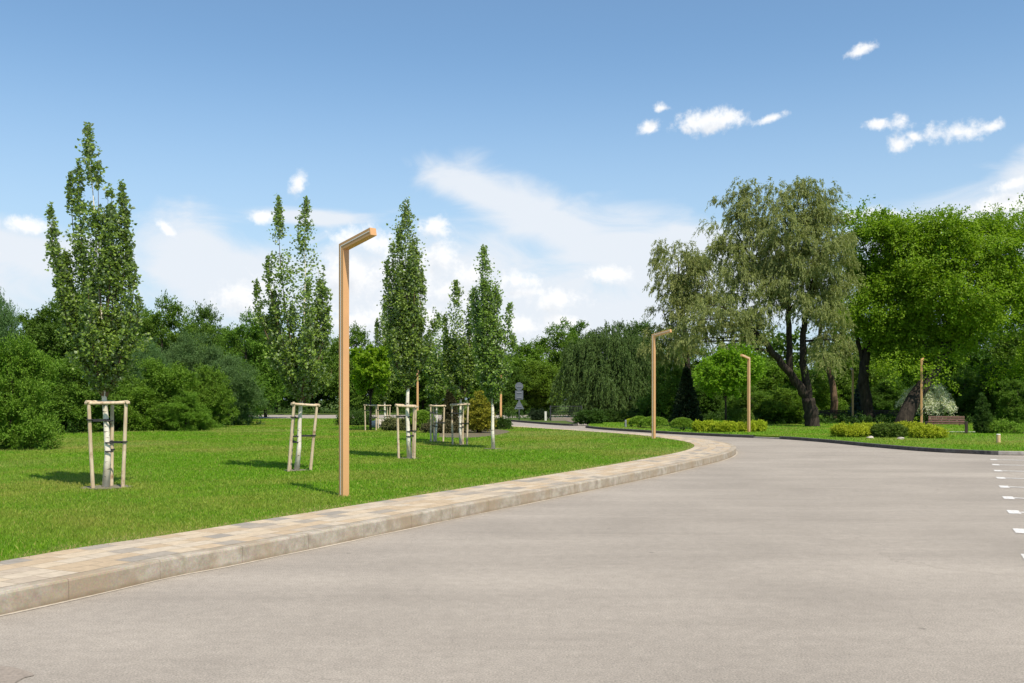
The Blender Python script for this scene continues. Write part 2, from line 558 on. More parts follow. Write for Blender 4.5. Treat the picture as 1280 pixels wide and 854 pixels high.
def make_world():
    w = bpy.data.worlds.new('World')
    SC.world = w
    w.use_nodes = True
    nt = w.node_tree
    nt.nodes.clear()
    # cloud field: signed nearness to the nearest cloud body, in azimuth / elevation degrees
    gt = bpy.data.node_groups.new('cloud_field', 'ShaderNodeTree')
    gt.interface.new_socket('Vector', in_out='INPUT', socket_type='NodeSocketVector')
    gt.interface.new_socket('Cumulus', in_out='OUTPUT', socket_type='NodeSocketFloat')
    gi = gt.nodes.new('NodeGroupInput'); go = gt.nodes.new('NodeGroupOutput')
    k = math.degrees(1 / F)

    def nearest(tree, vec, blobs):
        out = None
        for (px, py, a, b, rot) in blobs:
            az, el = sky_dir(px, py)
            mp = tree.nodes.new('ShaderNodeMapping'); mp.vector_type = 'TEXTURE'
            S(mp, Location=(az, el, 0), Rotation=(0, 0, R(rot)), Scale=(a * k, b * k, 1))
            if out is None:
                tree.links.new(vec, mp.inputs[0])
            else:                              # evaluated one after the other: keeps the shader's stack small
                ch = tree.nodes.new('ShaderNodeVectorMath'); ch.operation = 'MULTIPLY_ADD'
                tree.links.new(out, ch.inputs[0]); ch.inputs[1].default_value = (1e-7, 0, 0)
                tree.links.new(vec, ch.inputs[2])
                tree.links.new(ch.outputs[0], mp.inputs[0])
            ln = tree.nodes.new('ShaderNodeVectorMath'); ln.operation = 'LENGTH'
            tree.links.new(mp.outputs[0], ln.inputs[0])
            out = ln.outputs['Value'] if out is None else math_(tree, 'SMOOTH_MIN', out, ln.outputs['Value'], 0.35)
        return out

    d = nearest(gt, gi.outputs[0], CUMULUS)
    n = noise(gt, gi.outputs[0], 0.62, 5, 0.60, 0.25)
    n2 = noise(gt, gi.outputs[0], 2.6, 3, 0.6, 0.2)
    e = math_(gt, 'SUBTRACT', 0.84, d)
    e = math_(gt, 'MULTIPLY_ADD', math_(gt, 'SUBTRACT', n.outputs['Fac'], 0.5), 1.9, e)
    e = math_(gt, 'MULTIPLY_ADD', math_(gt, 'SUBTRACT', n2.outputs['Fac'], 0.5), 0.8, e)
    gt.links.new(e, go.inputs[0])

    tc = nt.nodes.new('ShaderNodeTexCoord')
    sp = nt.nodes.new('ShaderNodeSeparateXYZ'); nt.links.new(tc.outputs['Generated'], sp.inputs[0])
    az = math_(nt, 'MULTIPLY', math_(nt, 'ARCTAN2', sp.outputs['X'], sp.outputs['Y']), 57.29578)
    el = math_(nt, 'MULTIPLY', math_(nt, 'ARCSINE', sp.outputs['Z']), 57.29578)
    cb = nt.nodes.new('ShaderNodeCombineXYZ')
    nt.links.new(az, cb.inputs[0]); nt.links.new(el, cb.inputs[1])
    vec = cb.outputs[0]
    g1 = nt.nodes.new('ShaderNodeGroup'); g1.node_tree = gt
    nt.links.new(vec, g1.inputs[0])
    off = nt.nodes.new('ShaderNodeVectorMath'); off.operation = 'ADD'; off.inputs[1].default_value = (0.35, 0.75, 0)
    after = lambda prev, v: (lambda c_: (nt.links.new(prev, c_.inputs[0]), nt.links.new(v, c_.inputs[2]), c_.outputs[0])[2])(chain())

    def chain():
        c_ = nt.nodes.new('ShaderNodeVectorMath'); c_.operation = 'MULTIPLY_ADD'; c_.inputs[1].default_value = (1e-7, 0, 0)
        return c_
    nt.links.new(after(g1.outputs[0], vec), off.inputs[0])
    g2 = nt.nodes.new('ShaderNodeGroup'); g2.node_tree = gt
    nt.links.new(off.outputs[0], g2.inputs[0])
    cum = nt.nodes.new('ShaderNodeMapRange'); cum.interpolation_type = 'SMOOTHSTEP'
    S(cum, From_Min=-0.08, From_Max=0.75)
    nt.links.new(g1.outputs[0], cum.inputs[0])
    shade = nt.nodes.new('ShaderNodeMapRange'); S(shade, From_Min=0.1, From_Max=1.0)
    nt.links.new(g2.outputs[0], shade.inputs[0])
    dv = nearest(nt, after(g2.outputs[0], vec), VEIL)
    mpv = nt.nodes.new('ShaderNodeMapping'); S(mpv, Rotation=(0, 0, R(24)), Scale=(0.55, 1.5, 1))
    nt.links.new(vec, mpv.inputs[0])
    nv = noise(nt, mpv.outputs[0], 0.30, 7, 0.58, 0.8)
    ev = math_(nt, 'SUBTRACT', 1.12, dv)
    ev = math_(nt, 'MULTIPLY_ADD', math_(nt, 'SUBTRACT', nv.outputs['Fac'], 0.5), 1.5, ev)
    veil = nt.nodes.new('ShaderNodeMapRange'); veil.interpolation_type = 'SMOOTHSTEP'
    S(veil, From_Min=-0.10, From_Max=0.72, To_Max=0.94)
    nt.links.new(ev, veil.inputs[0])

    sky = nt.nodes.new('ShaderNodeTexSky')
    sky.sky_type = 'NISHITA'
    sky.sun_disc = False
    sky.sun_elevation = R(SUN_EL)
    sky.sun_rotation = R(SUN_AZ)
    sky.altitude = 100
    sky.air_density = 1.0; sky.dust_density = 0.35; sky.ozone_density = 3.0
    c = mixc(nt, 1.0, sky.outputs[0], (0.86, 1.02, 1.03), 'MULTIPLY')
    sat = nt.nodes.new('ShaderNodeHueSaturation'); sat.inputs['Saturation'].default_value = 0.96
    nt.links.new(c, sat.inputs['Color']); c = sat.outputs[0]
    # haze of the lower sky
    hz = nt.nodes.new('ShaderNodeMapRange'); hz.interpolation_type = 'SMOOTHSTEP'
    S(hz, From_Min=21.0, From_Max=-1.0, To_Max=0.92)
    nt.links.new(el, hz.inputs[0])
    c = mixc(nt, hz.outputs[0], c, (3.55, 4.4, 5.25))
    c = mixc(nt, veil.outputs[0], c, (5.25, 5.55, 5.95))
    cc = mixc(nt, shade.outputs[0], (6.8, 6.75, 6.7), (4.9, 5.15, 5.5))
    c = mixc(nt, math_(nt, 'MULTIPLY', cum.outputs[0], 0.90), c, cc)
    bg = nt.nodes.new('ShaderNodeBackground'); bg.inputs['Strength'].default_value = 0.13
    nt.links.new(c, bg.inputs[0])
    o = nt.nodes.new('ShaderNodeOutputWorld')
    nt.links.new(bg.outputs[0], o.inputs[0])
    w.cycles.sampling_method = 'MANUAL'
    w.cycles.sample_map_resolution = 512


make_world()
sl = bpy.data.lights.new('sun', 'SUN')
sl.energy = 5.0
sl.angle = R(0.55)
sl.color = (1.0, 0.925, 0.81)
so = bpy.data.objects.new('sun', sl)
COL.objects.link(so)
so.rotation_euler = (-sd).to_track_quat('-Z', 'Y').to_euler()
so.location = sd * 50

SC.view_settings.view_transform = 'Standard'
SC.view_settings.look = 'None'
SC.view_settings.gamma = 1.0
SC.view_settings.exposure = 0.30
SC.view_settings.use_curve_mapping = False
SC.cycles.use_denoising = True
try:
    SC.cycles.denoiser = 'OPENIMAGEDENOISE'
    SC.cycles.denoising_prefilter = 'ACCURATE'
except Exception:
    pass
SC.cycles.max_bounces = 6
SC.cycles.diffuse_bounces = 3
SC.cycles.glossy_bounces = 2
SC.cycles.transmission_bounces = 4
SC.cycles.use_adaptive_sampling = True
SC.cycles.adaptive_threshold = 0.012
SC.render.film_transparent = False


# ------------------------------------------------------------------ ground
def spline(pts, step=0.25):
    """Catmull-Rom through pts, resampled at an even step; returns n x 2 and arc length"""
    p = np.array(pts, float)
    q = np.vstack([2 * p[0] - p[1], p, 2 * p[-1] - p[-2]])
    out = []
    for i in range(1, len(q) - 2):
        for t in np.linspace(0, 1, 40, endpoint=False):
            a, b, c, d = q[i - 1], q[i], q[i + 1], q[i + 2]
            out.append(0.5 * ((2 * b) + (c - a) * t + (2 * a - 5 * b + 4 * c - d) * t * t + (3 * b - a - 3 * c + d) * t ** 3))
    out.append(p[-1])
    o = np.array(out)
    s = np.concatenate([[0], np.cumsum(np.linalg.norm(np.diff(o, axis=0), axis=1))])
    ss = np.arange(0, s[-1], step)
    return np.stack([np.interp(ss, s, o[:, 0]), np.interp(ss, s, o[:, 1])], 1), ss


def normals2(c):
    t = np.gradient(c, axis=0)
    for _ in range(6):
        t[1:-1] = (t[:-2] + 2 * t[1:-1] + t[2:]) / 4
    t /= np.linalg.norm(t, axis=1)[:, None]
    return np.stack([-t[:, 1], t[:, 0]], 1)     # left of travel


def sheet(name, poly, z, mat, thick=0.0):
    """flat polygon, with a skirt when it has thickness"""
    vs = [(x, y, z) for x, y in poly]
    tris = tessellate_polygon([[Vector(v) for v in vs]])
    fs = [tuple(t) for t in tris]
    if thick:
        n = len(vs)
        vs += [(x, y, z - thick) for x, y in poly]
        fs += [(i, (i + 1) % n, (i + 1) % n + n, i + n) for i in range(n)]
    me = bpy.data.meshes.new(name)
    me.from_pydata(vs, [], fs)
    bm = bmesh.new(); bm.from_mesh(me)
    bmesh.ops.recalc_face_normals(bm, faces=bm.faces)
    up = sum(f.normal.z * f.calc_area() for f in bm.faces)
    if up < 0: bmesh.ops.reverse_faces(bm, faces=bm.faces)
    bm.to_mesh(me); bm.free()
    o = link(name, me, mat)
    o['kind'] = 'structure'
    return o


def ribbon(name, curve, ss, nrm, prof, mat):
    """sweep a profile [(offset to the left, z)] along curve, with UV = (metres along, metres across)"""
    n, k = len(curve), len(prof)
    vs = []
    acc = [0.0]
    for a, b in zip(prof[:-1], prof[1:]):
        acc.append(acc[-1] + math.hypot((b[0](0) if callable(b[0]) else b[0]) - (a[0](0) if callable(a[0]) else a[0]), b[1] - a[1]))
    for i in range(n):
        for (o, z) in prof:
            ov = o(i) if callable(o) else o
            p = curve[i] + nrm[i] * ov
            vs.append((p[0], p[1], z))
    fs = []; uv = []
    for i in range(n - 1):
        for j in range(k - 1):
            fs.append((i * k + j, (i + 1) * k + j, (i + 1) * k + j + 1, i * k + j + 1))
            uv += [(ss[i], acc[j]), (ss[i + 1], acc[j]), (ss[i + 1], acc[j + 1]), (ss[i], acc[j + 1])]
    me = bpy.data.meshes.new(name)
    me.from_pydata(vs, [], fs)
    l = me.uv_layers.new(name='UVMap')
    l.data.foreach_set('uv', np.array(uv, np.float32).ravel())
    me.update()
    o = link(name, me, mat)
    o['kind'] = 'structure'
    return o


sheet('ground', [(-900, -300), (900, -300), (900, 1600), (-900, 1600)], -0.06, M['verge'])
sheet('road', [(-140, -40), (140, -40), (140, 108), (-140, 108)], 0.0, M['asphalt'])

OUT = [(-10.3, -5.0), (-7.0, 1.4), (-3.91, 7.30), (-3.14, 8.92), (-2.61, 9.80), (-0.6, 13.55), (2.64, 19.55), (4.02, 22.3), (5.45, 25.3),
       (6.35, 27.6), (6.98, 29.9), (7.25, 32.2), (7.22, 34.4), (6.95, 36.6), (6.40, 39.0), (5.5, 41.5), (4.2, 44.3), (2.85, 47.2),
       (1.0, 51.2), (-0.5, 54.8), (-2.6, 60), (-5.6, 68), (-7.5, 73.0)]
oc, os_ = spline(OUT, 0.2)
on = normals2(oc)
i_nose = int(np.argmin(np.abs(oc[:, 1] - 36)))
i_far = int(np.argmin(np.abs(oc[:, 1] - 47)))


def pave_w(i):
    if i < i_nose: return 1.28
    t = min(1.0, (i - i_nose) / max(1, i_far - i_nose))
    return 1.28 - 0.5 * t


ribbon('kerb', oc, os_, on, [(0.0, -0.02), (0.004, LZ - 0.022), (0.010, LZ - 0.007), (0.026, LZ), (0.15, LZ)], M['kerb'])
ribbon('pavement', oc, os_, on, [(0.152, LZ + 0.001), (lambda i: pave_w(i), LZ + 0.001)], M['paving'])
inner = np.array([oc[i] + on[i] * (pave_w(i)) for i in range(len(oc))])
LAWN = [tuple(p) for p in inner[::3]] + [(-7.9, 73.4), (-30, 73.2), (-95, 74), (-95, -6)]
sheet('lawn', LAWN, LZ - 0.004, M['lawn'], 0.3)
# pale dust blown against the kerb
ribbon('road_dust', oc[:260], os_[:260], on[:260], [(lambda i: -0.03 - 0.03 * abs(math.sin(i * .37) * math.sin(i * .11 + 1)), 0.004), (0.0, 0.0045)], plain('pale_dust', (0.40, 0.345, 0.275), 0.95, 0.2, 20))

# lawn across the road, with its dark kerb
ROUT = [(48, 22.5), (30, 25.2), (20.0, 26.9), (14.95, 28.0), (13.8, 28.9), (12.95, 30.3), (12.38, 33.0), (11.9, 36.5), (11.2, 39.2), (10.35, 40.6),
        (9.2, 42.2), (7.6, 45.0), (6.4, 47.8), (5.0, 51.5), (4.2, 55.0)]
rc, rs = spline(ROUT, 0.2)
rn = -normals2(rc)
rn = rn if rn[0][1] > 0 else -rn
i1 = int(np.argmin(np.abs(rc[:, 0] - 14.3)))
i2 = int(np.argmin(np.linalg.norm(rc - np.array([11.0, 39.6]), axis=1)))
i3 = int(np.argmin(np.linalg.norm(rc - np.array([10.3, 40.7]), axis=1)))
PR = [(0.0, -0.02), (0.004, RZ - 0.012), (0.014, RZ), (0.15, RZ)]
PL = [(0.0, -0.02), (0.004, 0.045), (0.014, 0.05), (0.15, 0.05)]
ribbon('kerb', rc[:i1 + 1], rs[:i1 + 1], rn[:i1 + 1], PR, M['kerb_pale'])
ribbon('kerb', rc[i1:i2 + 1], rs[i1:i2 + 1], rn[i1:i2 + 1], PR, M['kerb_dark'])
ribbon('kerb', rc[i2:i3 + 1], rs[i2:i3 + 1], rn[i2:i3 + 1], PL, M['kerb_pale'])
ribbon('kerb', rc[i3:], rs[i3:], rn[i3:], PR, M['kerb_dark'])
rin = rc + rn * 0.15
RLAWN = [tuple(p) for p in rin[::3]] + [tuple(rin[-1]), (5.0, 62), (7.0, 76), (14, 84), (36, 92), (110, 92), (110, 12)]
sheet('lawn', RLAWN, RZ - 0.004, M['lawn'], 0.3)
# traffic island between the two roads
ISL = [(-0.8, 73.5), (0.6, 68), (2.2, 62.5), (3.5, 59.2), (4.1, 59.6), (4.0, 64), (3.6, 72), (2.2, 78), (0.2, 79)]
ic, is_ = spline(ISL + [ISL[0]], 0.3)
sheet('traffic_island', [tuple(p) for p in ic[:-1:2]], RZ, M['verge'], 0.2)
inr = -normals2(ic)
ribbon('kerb', ic, is_, inr, [(0.0, -0.02), (0.003, RZ + 0.006), (-0.16, RZ + 0.006)], M['kerb_dark'])
# verge under the woods beyond the far road
sheet('verge', [(-140, 98), (-30, 100), (20, 101), (60, 97), (140, 97), (140, 300), (-140, 300)], 0.10, M['verge'], 0.3)
# garden path behind the golden junipers
gp, gs = spline([(17.2, 45.3), (20, 44.6), (26, 43.8), (34, 43.4), (44, 43.2)], 0.5)
ribbon('path', gp, gs, normals2(gp), [(0, RZ + 0.006), (0.9, RZ + 0.006)], plain('pale_path', (0.40, 0.37, 0.32), 0.9, 0.2, 8))
# parking bay markings
for k in range(-2, 9):
    x, y = 5.32 + 0.965 * k, 10.0 + 2.02 * k
    dx, dy = 0.92, -0.39
    ux, uy = 0.39, 0.92
    mb = MB()
    z = 0.005
    pr = lambda a, b: (x + dx * a + ux * b, y + dy * a + uy * b, z)
    mb.add([pr(0, -0.23), pr(0.16, -0.23), pr(0.16, 0.23), pr(0, 0.23)], [(0, 1, 2, 3)])
    mb.add([pr(0.16, -0.06), pr(5.0, -0.06), pr(5.0, 0.06), pr(0.16, 0.06)], [(0, 1, 2, 3)])
    o = mb.build('road_marking', M['paint'])
    o['kind'] = 'structure'
# repaired corner of the road
sheet('road_patch', [tuple(at(px, py).xy) for px, py in ((-40, 826), (0, 833), (18, 835), (38, 841), (43, 845), (30, 848), (16, 856), (-4, 872), (-60, 872))], 0.0042, M['patch'])


# ------------------------------------------------------------------ foliage
def unit(a):
    return a / np.maximum(np.linalg.norm(a, axis=-1, keepdims=True), 1e-9)


def leaves_mesh(name, P, A, NRM, L, W, fold=0.12):
    """one folded diamond per leaf"""
    n = len(P)
    B = unit(np.cross(A, NRM))
    NN = np.cross(B, A)
    L = np.broadcast_to(np.asarray(L, float), (n,))[:, None]
    W = np.broadcast_to(np.asarray(W, float), (n,))[:, None]
    v = np.empty((n, 4, 3), np.float32)
    mid = P + A * L * 0.42 + NN * L * fold
    v[:, 0] = P
    v[:, 1] = mid + B * W * 0.5
    v[:, 2] = P + A * L
    v[:, 3] = mid - B * W * 0.5
    q = np.arange(n * 4, dtype=np.int32).reshape(n, 4)
    return mesh_np(name, v.reshape(-1, 3), quads=q)


def spray_leaves(rg, O, D, length, n, spread, L, W, droop=0.0, axis_rand=0.8, up=0.25, tmin=0.1, hang=0.0, tp=1.0):
    """leaves along twigs: O origins, D directions (unit), droop = metres the tip falls"""
    m = len(O)
    length = np.broadcast_to(np.asarray(length, float), (m,))
    droop = np.broadcast_to(np.asarray(droop, float), (m,))
    t = tmin + (1 - tmin) * rg.uniform(0, 1, (m, n)) ** tp
    P = O[:, None] + D[:, None] * (length[:, None] * t)[..., None]
    P[..., 2] -= droop[:, None] * t * t
    P = P + rg.normal(0, 1, (m, n, 3)) * (spread * length[:, None] * (1.15 - 0.8 * t))[..., None]
    T = np.repeat(D[:, None], n, 1).copy()
    T[..., 2] -= (2 * droop[:, None] * t) / np.maximum(length[:, None], 1e-6)
    T = unit(T)
    A = T + rg.normal(0, 1, (m, n, 3)) * axis_rand
    A[..., 2] -= hang
    A = unit(A)
    Nn = rg.normal(0, 1, (m, n, 3)) * 0.42 + D[:, None] * 0.7
    Nn[..., 2] += up * 2.4
    sz = rg.uniform(0.7, 1.25, (m, n))
    return P.reshape(-1, 3), A.reshape(-1, 3), Nn.reshape(-1, 3), (L * sz).ravel(), (W * sz).ravel()


def sph(rg, n):
    return unit(rg.normal(0, 1, (n, 3)))


def puffs_in(rg, lobes, n, shell=0.55):
    """puff centres spread through lobes (cx, cy, cz, rx, ry, rz), denser near the skin"""
    lb = np.array(lobes, float)
    vol = (lb[:, 3] * lb[:, 4] * lb[:, 5]) ** 0.75
    idx = rg.choice(len(lb), n, p=vol / vol.sum())
    d = sph(rg, n)
    r = shell + (1 - shell) * rg.uniform(0, 1, n) ** 0.6
    c = lb[idx, :3] + d * r[:, None] * lb[idx, 3:]
    return c, d, lb[idx]


def crown(rg, lobes, n_puff, puff_r, sprays, n_leaf, L, W, shell=0.5, up=0.35, droop=0.0, spread=0.22, flat=0.75, axis_rand=0.8, hang=0.0):
    c, d, lb = puffs_in(rg, lobes, n_puff, shell)
    pr = puff_r * rg.uniform(0.6, 1.35, n_puff)
    O = []; D = []; ln = []
    e = sph(rg, n_puff * sprays).reshape(n_puff, sprays, 3)
    e = e + d[:, None] * 0.55
    e[..., 2] += up
    e = unit(e)
    org = c[:, None] + e * (pr[:, None, None] * 0.25)
    ll = pr[:, None] * rg.uniform(0.55, 1.15, (n_puff, sprays))
    org[..., 2] -= e[..., 2] * (pr[:, None] * 0.25) * (1 - min(1, flat * 1.4))
    e2 = e.copy(); e2[..., 2] *= flat
    O = org.reshape(-1, 3); D = unit(e2.reshape(-1, 3)); ln = ll.ravel()
    return spray_leaves(rg, O, D, ln, n_leaf, spread, L, W, droop=droop * ln, axis_rand=axis_rand, hang=hang, tp=.7), c, d


def limb_curve(a, b, sag=0.15, k=5, rg=None):
    a, b = np.array(a, float), np.array(b, float)
    pts = []
    h = np.linalg.norm(b - a)
    for i in range(k + 1):
        t = i / k
        p = a + (b - a) * t
        p[2] += -sag * h * math.sin(math.pi * t)
        if rg is not None and 0 < i < k: p += rg.normal(0, 0.02, 3) * h
        pts.append(p)
    return pts


def tree_obj(name, label, cat, loc, trunk_mb, leafdata, leafmat, barkmat, group=None, rz=0.0):
    root = empty(name, loc, label, cat, group, rz)
    trunk_mb.build('trunk', barkmat, root, smooth=True)
    link('crown', leaves_mesh('crown', *leafdata), leafmat, root)
    return root


def cat_leaves(parts):
    return tuple(np.concatenate([p[i] for p in parts]) for i in range(5))


# --- broadleaf woodland tree, made once per variant about 10 m tall and copied
def woodland_variant(seed, h, r, base, leafmat, L, W, n_puff=75, name='woodland_tree', spiky=0.5, barkmat=None, puff=1.0):
    rg = np.random.default_rng(seed)
    lobes = [(0, 0, h * (base + (1 - base) * 0.5), r * 0.72, r * 0.72, h * (1 - base) * 0.44)]
    for i in range(9):
        a = i * 2.4 + rg.uniform(-0.4, 0.4)
        zz = rg.uniform(base + 0.06, 0.82)
        prof = math.sqrt(max(0.05, 1 - ((zz - base - 0.3 * (1 - base)) / (1 - base) / 0.72) ** 2))
        rr = r * 0.62 * prof
        s = r * rg.uniform(0.30, 0.46)
        lobes.append((math.cos(a) * rr, math.sin(a) * rr, h * zz, s, s, s * 0.85))
    lobes.append((rg.uniform(-.3, .3) * r, rg.uniform(-.3, .3) * r, h * 0.86, r * 0.34, r * 0.34, h * 0.12))
    leaf, c, d = crown(rg, lobes, int(n_puff * 1.5), r * 0.31 * puff, 16, 28, L, W, shell=0.55, up=spiky, spread=0.2)
    mb = MB()
    tr = [(0, 0, -0.1), (rg.uniform(-.1, .1), rg.uniform(-.1, .1), h * 0.25), (rg.uniform(-.2, .2), rg.uniform(-.2, .2), h * 0.55), (0, 0, h * 0.85)]
    mb.tube(tr, [h * 0.022, h * 0.017, h * 0.011, h * 0.003], 8)
    for i in range(16):
        j = int(rg.integers(len(c)))
        z0 = min(h * 0.7, max(h * 0.18, c[j][2] - np.linalg.norm(c[j][:2]) * 0.8))
        mb.tube(limb_curve((0, 0, z0), c[j], 0.08, 4, rg), np.linspace(h * 0.006, h * 0.001, 5), 5, False)
    return mb, leaf


WOOD = {}


def wood_proto(key):
    specs = {
        'a': (21, 10.0, 3.9, 0.10, 'forest', 0.22, 0.12, 76, 0.7, 1.05),
        'b': (22, 10.0, 3.6, 0.08, 'forest_dark', 0.22, 0.11, 80, 0.7, 1.0),
        'c': (23, 10.0, 3.8, 0.10, 'forest_bright', 0.24, 0.13, 80, 0.5, 1.0),
        'd': (24, 10.0, 3.5, 0.14, 'forest', 0.22, 0.12, 72, 0.9, 0.9),
        'e': (25, 10.0, 4.4, 0.03, 'silver', 0.20, 0.07, 95, 0.9, 0.9),
        'f': (26, 10.0, 4.2, 0.02, 'forest_bright', 0.24, 0.10, 80, 1.0, 1.05),
    }
    s = specs[key]
    mb, leaf = woodland_variant(s[0], s[1], s[2], s[3], None, s[5], s[6], s[7], spiky=s[8], puff=s[9])
    return (mb.mesh('trunk', True), leaves_mesh('crown', *leaf), M[s[4]], s[2])


def wood_tree(key, px, top, D, wpx, label, name='woodland_tree', cat='tree', group='trees of the wood', z0=0.15):
    if key not in WOOD: WOOD[key] = wood_proto(key)
    tm, cm, lm, r = WOOD[key]
    h = wz(top, D) - z0
    w = wpx * D / F
    sxy = w / (2 * r * 1.02)
    sz = h / 10.35
    root = empty(name, (wx(px, D), D, z0), label, cat, group, random.uniform(0, 6.28), (sxy, sxy, sz))
    if root.users and tm.users == 0:
        tm.materials.append(M['bark']); cm.materials.append(lm)
    link('trunk', tm, None, root)
    link('crown', cm, None, root)
    return root


FOREST = [
    # variant, px, top, depth, width px, label
    ('e', -14, 352, 47, 76, 'tall grey-green tree cut by the left edge of the picture, its top above the wood'),
    ('b', 92, 370, 50, 138, 'dark dense tree directly behind the tallest staked poplar, crown showing on both sides'),
    ('d', 36, 392, 56, 92, 'dark pointed tree between the grey-green edge tree and the tallest poplar'),
    ('a', 203, 379, 58, 92, 'broad green tree with pale yellowish top just right of the tallest poplar'),
    ('b', 158, 398, 62, 70, 'dark tree half hidden behind the right side of the tallest poplar'),
    ('b', 258, 390, 76, 62, 'darkest tree top in the dip of the wood right of the yellowish-topped tree'),
    ('a', 308, 397, 72, 88, 'rounded mid green tree behind the silvery bushes, left of the forked poplar'),
    ('d', 283, 408, 80, 60, 'narrow green tree top between the darkest top and the rounded mid green tree'),
    ('a', 178, 396, 66, 84, 'rounded green tree just behind and right of the tallest poplar, lower than the yellowish-topped tree'),
    ('d', 236, 404, 67, 78, 'green tree filling the wood between the yellowish-topped tree and the darkest top'),
    ('b', 332, 404, 84, 72, 'dark green tree at the right end of the left wood, behind the forked poplar'),
    ('a', 62, 388, 53, 84, 'green tree left of the tallest poplar, between the pointed and the dark dense tree'),
    ('a', 345, 412, 108, 84, 'green tree beyond the far road, seen through the forked poplar'),
    ('b', 396, 424, 112, 84, 'dark tree beyond the far road between the forked poplar and the nearest lamp'),
    ('a', 440, 412, 106, 76, 'green tree beyond the far road just right of the nearest lamp pole'),
    ('b', 490, 432, 112, 78, 'dark tree beyond the far road behind the round-headed staked sapling'),
    ('d', 528, 424, 110, 72, 'green tree beyond the far road behind the third staked poplar'),
    ('a', 572, 428, 112, 82, 'green tree beyond the far road behind the golden conical bush'),
    ('b', 618, 436, 112, 70, 'dark tree beyond the far road behind the unstaked poplar'),
    ('c', 655, 430, 106, 76, 'fresh green tree beyond the far road right of the unstaked poplar'),
    ('a', 688, 414, 110, 76, 'green tree behind and left of the big dark weeping willow'),
    ('d', 722, 401, 114, 72, 'tall green tree rising over the left shoulder of the dark weeping willow'),
    ('b', 798, 409, 108, 78, 'dark tree behind the right shoulder of the dark weeping willow'),
    ('a', 862, 428, 100, 96, 'green tree behind the second lamp and the grey lamp mast'),
    ('c', 676, 452, 101, 70, 'low fresh green tree behind the back of the road signs'),
    ('b', 640, 462, 100, 54, 'low dark tree behind the far brown lamp pole'),
    ('a', 930, 438, 88, 100, 'green tree standing behind the round-headed garden tree'),
    ('c', 968, 452, 70, 86, 'sunlit bright green bushy tree behind the left limb of the large willow'),
    ('c', 1008, 462, 74, 74, 'bright green bushy tree seen between the forked trunks of the large willow'),
    ('a', 1060, 420, 80, 90, 'green tree behind the leaning brown trunk right of the large willow'),
    ('b', 1120, 400, 86, 110, 'dark tree in the deep shade behind the maple trunks'),
    ('b', 1212, 392, 84, 120, 'dark tree behind the middle of the right-hand maple crown'),
    ('a', 1300, 380, 80, 120, 'green tree behind the maple at the right edge of the picture'),
]
for k, px, top, D, w, lab in FOREST:
    wood_tree(k, px, top, D, w, lab)
for k, px, top, D, w in [('f', -120, 420, 30, 130), ('a', -150, 372, 44, 150), ('f', -260, 418, 31, 140), ('b', -300, 366, 45, 150),
                         ('a', -420, 410, 33, 160), ('d', -480, 372, 46, 150), ('a', -90, 380, 60, 110), ('b', -230, 378, 60, 130), ('a', -640, 380, 40, 200)]:
    wood_tree(k, px, top, D, w, 'green tree of the left wood standing beyond the left edge of the picture', group='trees past the left edge', z0=-.1)
BUSHES = [
    ('f', 14, 424, 28.5, 118, 0.16, 'big leafy green bush at the left edge reaching down to the lawn'),
    ('a', 92, 452, 43, 108, 0.16, 'broad green bush between the left edge bush and the tallest poplar'),
    ('c', 138, 478, 45, 66, 0.16, 'small green bush directly behind the stake frame of the tallest poplar'),
    ('f', 200, 452, 46, 100, 0.16, 'yellowish green bush at the lawn edge right of the tallest poplar'),
    ('e', 182, 424, 52, 62, 0.16, 'small silvery bush peeping over the yellowish green bush'),
    ('e', 240, 416, 56, 96, 0.16, 'tallest silvery grey-green bush in the wood edge'),
    ('e', 288, 446, 54, 84, 0.16, 'rounded silvery bush at the right end of the left wood, beside the far road'),
    ('c', 262, 458, 50, 56, 0.16, 'fresh green bush between the two silvery bushes'),
    ('f', 232, 492, 45, 66, 0.16, 'low green bush in front of the tallest silvery bush'),
    ('a', 1205, 464, 68, 90, 0.12, 'dark green shrub behind the slatted bench and the spiral topiary'),
    ('b', 1252, 458, 64, 84, 0.12, 'dark shrub behind the spreading juniper at the right edge'),
    ('d', 1272, 474, 54, 50, 0.12, 'dense green shrub at the right edge above the spreading juniper'),
    ('c', 986, 486, 60, 66, 0.12, 'bright green shrub at the foot of the large willow'),
    ('a', 940, 484, 62, 62, 0.12, 'green shrub behind the third lamp pole'),
    ('a', 1050, 484, 78, 60, 0.12, 'green shrub behind the long dark bench'),
    ('b', 1110, 478, 76, 60, 0.12, 'dark shrub between the two maple trunks'),
    ('a', 836, 452, 66, 66, 0.12, 'fresh green shrub right of the second lamp pole'),
    ('b', 880, 470, 70, 60, 0.12, 'dark green shrub behind the trunk of the round-headed garden tree'),
]
for k, px, top, D, w, z, lab in BUSHES:
    wood_tree(k, px, top, D, w, lab, name='woodland_bush', cat='bush', group='bushes along the wood edge', z0=z - .45)


